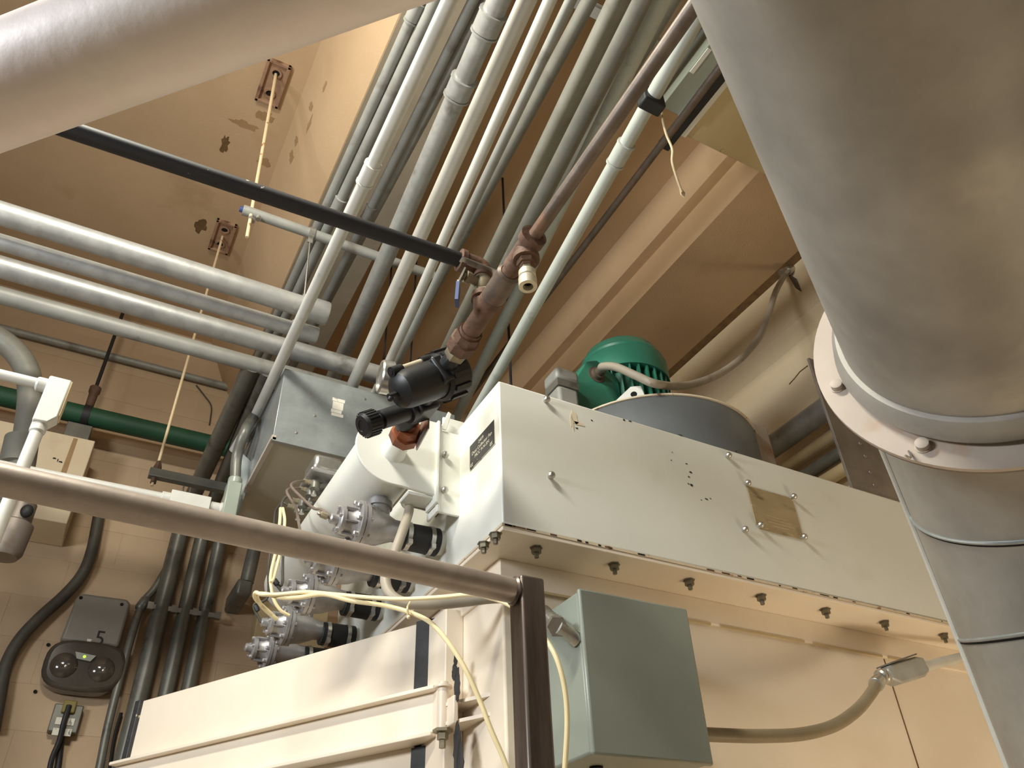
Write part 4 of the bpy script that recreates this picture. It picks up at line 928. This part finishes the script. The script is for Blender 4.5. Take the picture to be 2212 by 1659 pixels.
tubeobj(loopB, 'cream tube curving down over the open door to the bottom', .0052)
tie = pxs([(886, 1300, 1.60), (880, 1312, 1.575), (882, 1328, 1.57), (888, 1326, 1.59)])
mb = MB(); mb.tube(spline(tie, 5), .0022, 6); mb.sph(tie[2] + V((0, -.002, -.006)), .0045); build(mb, 'cable_tie', M_TUBE, label='pale cable tie round the grey hose and tube', cat='cable tie')

# ================================================================ rail and post
RY, RZ = 1.094, .524
RL, RR = Z(0, 1035, RZ), Z(1112, 1277, RZ); RY = RR.y
PX0, PX1 = Y(1126, 1300, RY - .02).x, Y(1178, 1300, RY - .02).x
rail = thing('guard_rail', 'bare steel guard rail pipe welded to a square post', 'railing', (PX0, RY, RZ))
mb = MB(); mb.cyl(RL + (RL - RR) * 1.5, RR + V((PX0 + .002 - RR.x, 0, 0)), .0205, n=28); build(mb, 'rail_pipe', M_RAIL, rail)
mb = MB(); mb.bb((PX0, RY - .022, -CZ), (PX1, RY + .022, Y(1140, 1243, RY - .02).z)); build(mb, 'post', M_POST, rail, bevel=.0045)
mb = MB(); mb.lathe((PX0 - .006, RY, RZ), (1, 0, 0), [(0, .0215), (.003, .0245), (.007, .0225)], 24); build(mb, 'weld', M_POST, rail)

# ================================================================ big round duct with flange and elbow
DC = V((1.217, .494, .872)); da = V((-.859, -.502, .1)).normalized(); DR = .225
duct = thing('round_duct', 'large galvanised round duct with bolted flange at the right', 'duct', (DC.x + .28, DC.y + .16, -CZ))
mb = MB(); mb.lathe(DC, da, [(.03, DR), (2.9, DR)], 96); build(mb, 'upper_duct', M_DUCT, duct)
mb = MB(); mb.lathe(DC, da, [(.006, DR + .012), (.022, DR + .020), (.046, DR + .016), (.060, DR + .008), (.062, DR)], 96); build(mb, 'collar_bead', M_DUCT, duct)
mb = MB(); mb._ring(DC, da, DR - .004, .284, .008, 96); fl = build(mb, 'flange_ring', M_FLANGE, duct)
mb = MB(); mb._ring(DC - da * .010, da, DR - .004, .281, .008, 96); build(mb, 'back_flange', M_PLATE, duct)
mb = MB(); mb.lathe((0, 0, 0), (0, 0, 1), [(0, .0125), (.002, .0125), (.0021, .0105), (.013, .0105), (.014, .008)], 18); fb = proto_mesh(mb, 'flange_bolt', M_FLANGE)
u, w = frame(da)
def ang_of(px, py):
    r = ray(px, py); q = r * (DC.dot(da) / r.dot(da)) - DC; return math.atan2(q.dot(w), q.dot(u))
a1, a2 = ang_of(1803, 846), ang_of(1990, 983)
st = (a2 - a1 + math.pi) % (2 * math.pi) - math.pi
nB = max(6, round(2 * math.pi / abs(st)))
for k in range(nB):
    a = a1 + math.copysign(2 * math.pi / nB, st) * k if k > 1 else (a1, a2)[k]
    put(fb, 'flange_bolt', fl, DC + (u * math.cos(a) + w * math.sin(a)) * .256 + da * .008, da)
mb = MB(); q = DC + (u * math.cos(a2 - .06) + w * math.sin(a2 - .06)) * .272 + da * .010; mb.tube(spline([q, q + V((-.006, -.004, -.012)), q + V((-.014, -.006, -.020)), q + V((-.024, -.006, -.018))], 4), .002, 6); build(mb, 'wire_scrap', M_STEEL, fl)
# elbow down: centreline radius .325
h = V((-da.x, -da.y, 0)).normalized(); RHO = .525
def arc(t): return DC + h * (RHO * math.sin(t)) + V((0, 0, -1)) * (RHO * (1 - math.cos(t)))
pts = [DC - da * 0.001] + [arc(math.radians(90) * k / 18) for k in range(1, 19)]
E = pts[-1]
mb = MB(); mb.tube(pts, DR, 96, cap=False); build(mb, 'elbow', M_DUCT, duct)
mb = MB(); mb.cyl(E + V((0, 0, .002)), (E.x, E.y, -CZ), DR, n=96); build(mb, 'lower_duct', M_DUCT, duct)
for tdeg in (42, 70):
    tt = math.radians(tdeg); c = arc(tt); tg = h * -math.cos(tt) + V((0, 0, 1)) * math.sin(tt)
    mb = MB(); mb.lathe(c - tg * .004, tg, [(0, DR + .0005), (.002, DR + .004), (.005, DR + .0045), (.0065, DR + .001), (.010, DR - .001)], 96); build(mb, 'seam', M_SHEET, duct)
    mb = MB(); mb.lathe(c - tg * .0075, tg, [(0, DR - .001), (.001, DR + .0018), (.0038, DR + .0018), (.0039, DR - .001)], 96); build(mb, 'seam_gap', M_DARK, duct)
# pale strip along the left of the elbow and vertical leg
nl = V((-.525, .851, 0)).normalized()
mb = MB(); nl = V((-h.y, h.x, 0)); mb.tube([p + nl * (DR + .003) for p in pts[1:]] + [V((E.x, E.y, -CZ)) + nl * (DR + .003)], .006, 10); build(mb, 'pale_side_strip', M_WPIPE, duct)
for px, py, ru in ((2165, 1452, .008), (1985, 1130, .006)):
    pass
# support plate standing on the collector head behind the flange
q0, q1 = Y(1838, 1056, YC + .02), Y(1932, 1086, YC + .02)
sp = thing('support_plate', 'brown steel plate standing on the collector behind the duct flange', 'plate', (q0.x, YC + .02, ZT1))
mb = MB(); mb.bb((q0.x, YC + .012, ZT1 - .001), (q1.x + .04, YC + .022, 1.86)); pl = build(mb, 'plate', M_PLATE, sp, bevel=.001)
for px, py in ((1858, 958), (1869, 985), (1880, 1020), (1889, 1048)):
    q = Y(px, py, YC + .012); mb = MB(); mb.lathe((q.x, YC + .012, q.z), (0, -1, 0), [(0, .008), (.003, .007), (.005, .003)], 10); build(mb, 'rivet', M_PLATE, pl)

# ================================================================ near pipe at the top left
def hz(px, py, z): return Z(px, py, z)
zN = D(300, 150, .82).z
A = Z(-40, 205, zN); B = Z(640, -50, zN); d = (B - A)
mb = MB(); mb.cyl(A - d * 1.2, B + d * .9, .0585, n=64); build(mb, 'near_pipe', M_DUCTW, label='big pale pipe crossing the top left corner close by', cat='pipe')

# ================================================================ top right: tan box, grey trough, hanging strap
tz = 2.6
a = Z(1475, 290, tz); 
tbx2 = thing('ceiling_box', 'tan sheet metal box under the ceiling at the upper right', 'box', (a.x, a.y, tz))
mb = MB(); mb.bb((a.x, -.4, tz), (2.35, a.y, tz + .42)); build(mb, 'casing', M_TAN, tbx2, bevel=.003)
mb = MB(); mb.bb((a.x - .012, -.4, tz - .012), (a.x + .012, a.y + .004, tz + .03)); build(mb, 'edge_lip', M_WHITE, tbx2, bevel=.002)
for px, py in ((1488, 288), (1560, 325), (1540, 218), (1500, 275)):
    q = Z(px, py, tz); mb = MB(); mb.lathe((q.x, q.y, tz), (0, 0, -1), [(0, .009), (.004, .007), (.005, 0)], 10); build(mb, 'screw', M_TAN, tbx2)
q = Z(1455, 190, tz - .03)
b0 = Z(1466, 250, tz - .05)
tr = thing('wire_trough', 'grey metal trough beside the tan ceiling box', 'cable tray', b0)
mb = MB(); mb.bb((b0.x - .08, -.4, tz - .05), (b0.x + .005, b0.y, tz + .10)); build(mb, 'trough', M_BOXG, tr, bevel=.003)
mb = MB(); mb.bb((b0.x - .004, -.4, tz - .056), (b0.x + .012, b0.y, tz - .045)); build(mb, 'trough_edge', M_SHEET, tr)
for k, yy in enumerate((b0.y - .16, b0.y - .34, b0.y - .52)):
    mb = MB(); mb.bb((b0.x - .076, yy - .10, tz - .054), (b0.x - .060, yy, tz - .049)); build(mb, 'pale_bar', M_WHITE, tr)
mb = MB(); mb.bb((a.x - .055, -.4, tz - .02), (a.x - .013, a.y + .08, tz + .02)); build(mb, 'black_channel', M_BLACK, label='black channel between the trough and the tan box', cat='channel', bevel=.003)
zw = 1.95
w_ = [Z(1412, 222, 1.90), Z(1428, 232, zw), Z(1432, 262, zw - .05), Z(1440, 292, zw - .10), Z(1452, 322, zw - .14), Z(1452, 350, zw - .18), Z(1462, 385, zw - .22), Z(1473, 415, zw - .25)]
t = thing('hanging_strap', 'rusty wire strap dangling right of the pale green conduit', 'wire', w_[-1])
mb = MB(); mb.tube(spline(w_, 6), .0035, 8); build(mb, 'wire', M_ROD, t)
e = w_[-1]; mb = MB(); mb.prism([e + V((-.004, 0, .03)), e + V((.012, 0, .004)), e + V((.006, 0, -.018)), e + V((-.004, 0, -.012))], (0, .003, 0)); build(mb, 'folded_end', M_ROD, t)
cq = Z(1405, 216, 1.92)
mb = MB(); mb.bb((cq.x - .035, cq.y - .02, 1.885), (cq.x + .035, cq.y + .02, 1.955)); build(mb, 'conduit_clamp', M_BLACK, label='black clamp at the upper end of the pale green conduit', cat='clamp', bevel=.006)
mb = MB(); q = Z(1098, 690, 2.4); mb.cyl((q.x, q.y, 2.4), (q.x, q.y, ZT1 + .1), .006, n=8); mb.cyl((q.x, q.y, 2.4), (q.x, q.y, ZS), .006, n=8)
build(mb, 'hanger_rod', M_BLACK, label='thin black rod hanging behind the brass air fittings', cat='rod')

# ================================================================ left side: white conduit, fittings, wall box
LYp = 1.75
c_a, c_b = Y(-80, 798, LYp), Y(78, 828, LYp)
wc = thing('white_conduit', 'white painted conduit with an angled fitting at the left edge', 'conduit', Y(10, 1150, LYp))
mb = MB(); mb.cyl(V((c_a.x - .6, LYp, c_b.z)), V((c_b.x, LYp, c_b.z)), .0125, n=18); build(mb, 'horizontal_tube', M_WPIPE, wc)
f0 = Y(118, 840, LYp); 
mb = MB(); mb.lathe((c_b.x, LYp, c_b.z), (1, 0, 0), [(0, .013), (.001, .0165), (.03, .0165)], 18)
fx, fz = c_b.x + .042, c_b.z
mb.prism([(fx - .020, LYp - .02, fz + .018), (fx + .026, LYp - .02, fz + .018), (fx + .026, LYp - .02, fz - .085), (fx + .010, LYp - .02, fz - .105), (fx - .020, LYp - .02, fz - .105)], (0, .038, 0))
mb.lathe((fx - .004, LYp, fz - .125), (0, 0, 1), [(0, .0165), (.03, .0165)], 18); build(mb, 'elbow_fitting', M_WPIPE, wc, bevel=.007)
mb = MB(); mb.box((fx + .027, LYp, fz - .032), (.003, .034, .096)); build(mb, 'fitting_cover', M_TAN, wc, bevel=.001)
mb = MB(); mb.cyl((fx - .004, LYp, fz - .12), (fx - .004, LYp, -CZ), .0135, n=18); build(mb, 'vertical_tube', M_WPIPE, wc)
# conduit behind the rail with LB fittings, ending under the white overhead conduit
ly = 2.78
l0 = Y(358, 1070, ly); l1 = Y(470, 1095, ly); zc = (Y(345, 1075, ly).z + Y(470, 1098, ly).z) / 2
lb = thing('white_conduit', 'white conduit with boxy fitting running just behind the rail', 'conduit', (l0.x, ly, zc))
mb = MB(); mb.cyl((-1.8, ly, zc), (l0.x - .01, ly, zc), .018, n=18); build(mb, 'tube', M_WPIPE, lb)
mb = MB(); mb.lathe((l0.x - .014, ly, zc), (1, 0, 0), [(0, .019), (.001, .024), (.03, .024)], 18); mb.bb((l0.x + .015, ly - .03, zc - .026), (l1.x - .03, ly + .03, zc + .026)); mb.lathe((l1.x - .032, ly, zc), (1, 0, 0), [(0, .022), (.04, .022), (.041, .026), (.06, .026)], 18); build(mb, 'straight_fitting', M_WPIPE, lb, bevel=.006)
k0 = Y(503, 1000, ly - .02)
mb = MB(); mb.bb((l1.x + .015, ly - .03, zc - .06), (l1.x + .068, ly + .03, Y(495, 1045, ly).z)); mb.lathe((l1.x + .042, ly, Y(495, 1045, ly).z - .002), (0, 0, 1), [(0, .026), (.03, .026), (.031, .021)], 18); build(mb, 'corner_fitting', M_BOXG, lb, bevel=.008)
mb = MB(); mb.tube(spline([(l1.x + .042, ly, Y(495, 1045, ly).z + .02), Y(512, 985, ly - .01), Y(530, 930, ly - .06), Z(548, 900, 1.91)], 6), .0205, 16); build(mb, 'riser', M_DPIPE, lb)

# big grey bent conduit, far left, ending in a junction fitting
yb = 3.2
bpz = [Y(-120, 690, yb), Y(-20, 722, yb), Y(45, 775, yb), Y(66, 850, yb), Y(50, 985, yb), Y(34, 1060, yb), Y(28, 1120, yb)]
t = thing('bent_conduit', 'thick grey conduit bending down behind the white fitting', 'conduit', bpz[-1])
mb = MB(); mb.tube(spline(bpz, 8), .048, 20); build(mb, 'tube', M_DIM, t)
q = Y(42, 960, yb); mb = MB(); d = (bpz[5] - bpz[4]).normalized(); mb.lathe(q - d * .03, d, [(0, .049), (.002, .056), (.12, .056), (.122, .049)], 20); build(mb, 'coupling', M_DIM, t)
q = Y(25, 1150, yb); mb = MB(); mb.lathe(q - V((0, 0, .10)), (0, 0, 1), [(0, .050), (.02, .062), (.13, .066), (.14, .052), (.22, .050)], 20); build(mb, 'end_fitting', M_PLATE, t)
mb = MB(); q2 = Y(58, 1104, yb - .05); mb.sph(q2, .022, sc=(1, .8, 1.2)); build(mb, 'plug', M_BLACK, t)

# beige wall box with rust streak
wy = 4.02
b0_, b1_ = Y(203, 952, wy), Y(148, 1132, wy)
wb = thing('wall_box', 'beige wall box with a rust streak at the left edge', 'box', (b0_.x, wy, b1_.z))
mb = MB(); mb.bb((b0_.x - 1.2, wy, b1_.z), ((b0_.x + b1_.x) / 2, YW - .006, b0_.z)); build(mb, 'casing', M_CBOX, wb, bevel=.004)
s = Y(150, 985, wy); poly = [(s.x - .010, wy - .0008, b0_.z - .01), (s.x + .010, wy - .0008, b0_.z - .01), (s.x + .014, wy - .0008, b1_.z + .25), (s.x - .012, wy - .0008, b1_.z + .22)]
mb = MB(); mb.prism(poly, (0, .001, 0)); build(mb, 'rust_streak', M_STAIN2, wb)
for i, (px, py, ru, rw) in enumerate([(118, 990, .008, .004), (131, 998, .009, .004), (125, 994, .003, .009)]):
    c = Y(px, py, wy - .0004); poly, e = blob(c, (1, 0, 0), (0, 0, 1), ru, rw, .0006, 10, .4, 400 + i); mb = MB(); mb.prism(poly, e); build(mb, 'smudge', M_PRINT, wb)

# dark cable on the wall
yc_ = YW - .05
cb = [Y(222, 1060, yc_), Y(212, 1120, yc_), Y(198, 1190, yc_), Y(178, 1240, yc_), Y(140, 1285, yc_), Y(85, 1335, yc_), Y(40, 1385, yc_), Y(12, 1440, yc_), Y(0, 1500, yc_), Y(-15, 1580, yc_)]
mb = MB(); mb.tube(spline(cb, 7), .028, 14); build(mb, 'wall_cable', M_DCABLE, label='dark thick cable curving down the back wall at the left', cat='cable')

# emergency light
ey = YW - .006
def W(px, py, o=0.0): return Y(px, py, ey - o)
el = thing('emergency_light', 'grey emergency light with smoked lens and number 5', 'emergency light', W(180, 1500))
cx = (W(165, 1300).x + W(262, 1318).x) / 2
zt, zm, zb = W(215, 1300).z, W(185, 1402).z, W(170, 1500).z
x0, x1 = W(128, 1390).x, W(243, 1408).x
poly = [(x0, zm), (x0 + .012, zt - .03), (x0 + .03, zt), (x1 - .0, zt + .004), (x1 + .022, zt - .02), (x1 + .018, zm)]
mb = MB(); mb.prism([(x, ey - .085, z) for x, z in poly], (0, .085, 0)); hs_ = build(mb, 'housing', M_GREY, el, bevel=.014)
xm = (x0 + x1) / 2; hw = (W(272, 1430).x - W(95, 1430).x) / 2; xm = (W(272, 1430).x + W(95, 1430).x) / 2
zl = (zm + zb) / 2; hh = (zm - zb) / 2 + .012
poly = []
for k in range(28):
    a = 2 * math.pi * k / 28; poly.append((xm + hw * math.copysign(abs(math.cos(a)) ** .6, math.cos(a)), zl + hh * math.copysign(abs(math.sin(a)) ** .7, math.sin(a))))
mb = MB(); mb.prism([(x, ey - .10, z) for x, z in poly], (0, .10, 0)); ls = build(mb, 'lens_body', M_LENS, el, bevel=.02)
for sx in (-.5, .42):
    mb = MB(); mb.sph((xm + hw * sx, ey - .088, zl - .012), hw * .36, 20, 12, (1, .55, 1)); bl = build(mb, 'lamp_bowl', M_LENS, ls)
    mb = MB(); mb.sph((xm + hw * sx + .008, ey - .088 - hw * .19, zl - .02), .008, 10, 6, (1, .4, 1)); build(mb, 'bulb', M_STEEL, ls)
p = W(184, 1417, .11); mb = MB(); mb.prism([(p.x - .045, ey - .112, p.z + .014), (p.x + .045, ey - .112, p.z + .006), (p.x + .028, ey - .112, p.z - .022), (p.x - .032, ey - .112, p.z - .016)], (0, .014, 0)); pn = build(mb, 'indicator_panel', M_GALVD, el)
mb = MB(); mb.cyl((p.x - .002, ey - .1135, p.z - .004), (p.x - .002, ey - .111, p.z - .004), .006, n=12); build(mb, 'led', M_LED, pn)
q = W(199, 1392, .0855); text_part('5', 'number', el, (q.x, ey - .0862, q.z), (1, 0, 0), (0, 0, 1), .10, M_PRINT, .0003)
q = W(192, 1385, .0855); mb = MB(); mb.bb((q.x - .010, ey - .0862, q.z - .010), (q.x + .010, ey - .084, q.z + .010)); build(mb, 'sticker', M_PAPER, el)
for px, py in ((171, 1305), (258, 1319), (104, 1393), (76, 1494)):
    q = W(px, py); mb = MB(); mb.cyl((q.x, q.y - (.088 if py < 1350 else 0.004), q.z), (q.x, q.y, q.z), .008, n=10); build(mb, 'screw_hole' if py < 1350 else 'wall_plug', M_DARK, el)

# power outlet with cord
oy = YW - .006
o0, o1 = Y(118, 1525, oy), Y(163, 1590, oy)
ot = thing('wall_outlet', 'small wall outlet with plug and black cord at the bottom left', 'outlet', o1)
mb = MB(); mb.bb((o0.x, oy - .05, o1.z), (o1.x, oy, o0.z)); build(mb, 'box', M_DPIPE, ot, bevel=.005)
xm2 = (o0.x + o1.x) / 2; zm2 = (o0.z + o1.z) / 2
for k in range(2):
    for sx in (-1, 1):
        mb = MB(); zz = zm2 - .015 - .045 * k; mb.bb((xm2 + sx * .022 - .016, oy - .054, zz - .015), (xm2 + sx * .022 + .016, oy - .048, zz + .015)); build(mb, 'receptacle', M_PAPER, ot)
mb = MB(); mb.bb((xm2 - .028, oy - .066, zm2 + .02), (xm2 + .028, oy - .046, zm2 + .075)); build(mb, 'plug', mat('yellowed_plug', (120, 108, 52), (140, 126, 66), .6), ot, bevel=.006)
mb = MB(); mb.tube(spline([(xm2 - .002, oy - .066, zm2 + .05), (xm2 - .004, oy - .075, zm2 - .02), Y(128, 1600, oy - .06), Y(112, 1640, oy - .05), Y(100, 1700, oy - .04)], 6), .012, 10); mb.cyl((xm2, oy - .02, o1.z + .01), Y(118, 1720, oy - .02), .014, n=12); build(mb, 'cord', M_BLACK, ot)
mb = MB(); mb.tube(spline([Y(262, 1540, oy - .02), Y(246, 1600, oy - .02), Y(232, 1700, oy - .02)], 5), .008, 8); build(mb, 'black_cable', M_BLACK, label='thin black cable beside the slim wall conduit', cat='cable')
# dark junction fitting on the far wall right of the vertical conduits
q = Y(530, 1270, 4.0)
jt = thing('dark_fitting', 'dark conduit fitting in the shadow above the door', 'fitting', (q.x, 4.0, q.z - .2))
mb = MB(); mb.bb((q.x - .04, 4.02, q.z - .03), (q.x + .04, YW + .002, q.z + .06)); build(mb, 'casting', M_DPIPE, jt, bevel=.015)
mb = MB(); mb.cyl((q.x + .01, 4.05, q.z + .05), (q.x + .05, 4.05, q.z + .9), .036, n=16); build(mb, 'pipe', M_DPIPE, jt)
mb = MB(); mb.bb((q.x + .12, YW - .10, q.z - .2), (q.x + .5, YW - .006, q.z + .03)); build(mb, 'wall_bracket_box', M_TAN, label='tan box on the wall behind the white tank', cat='box', bevel=.004)

# ================================================================ lift everything so the floor lies at z = 0
for o in scn.objects:
    if o.parent is None and o.type not in {'CAMERA', 'LIGHT'}:
        o.location.z += CZ
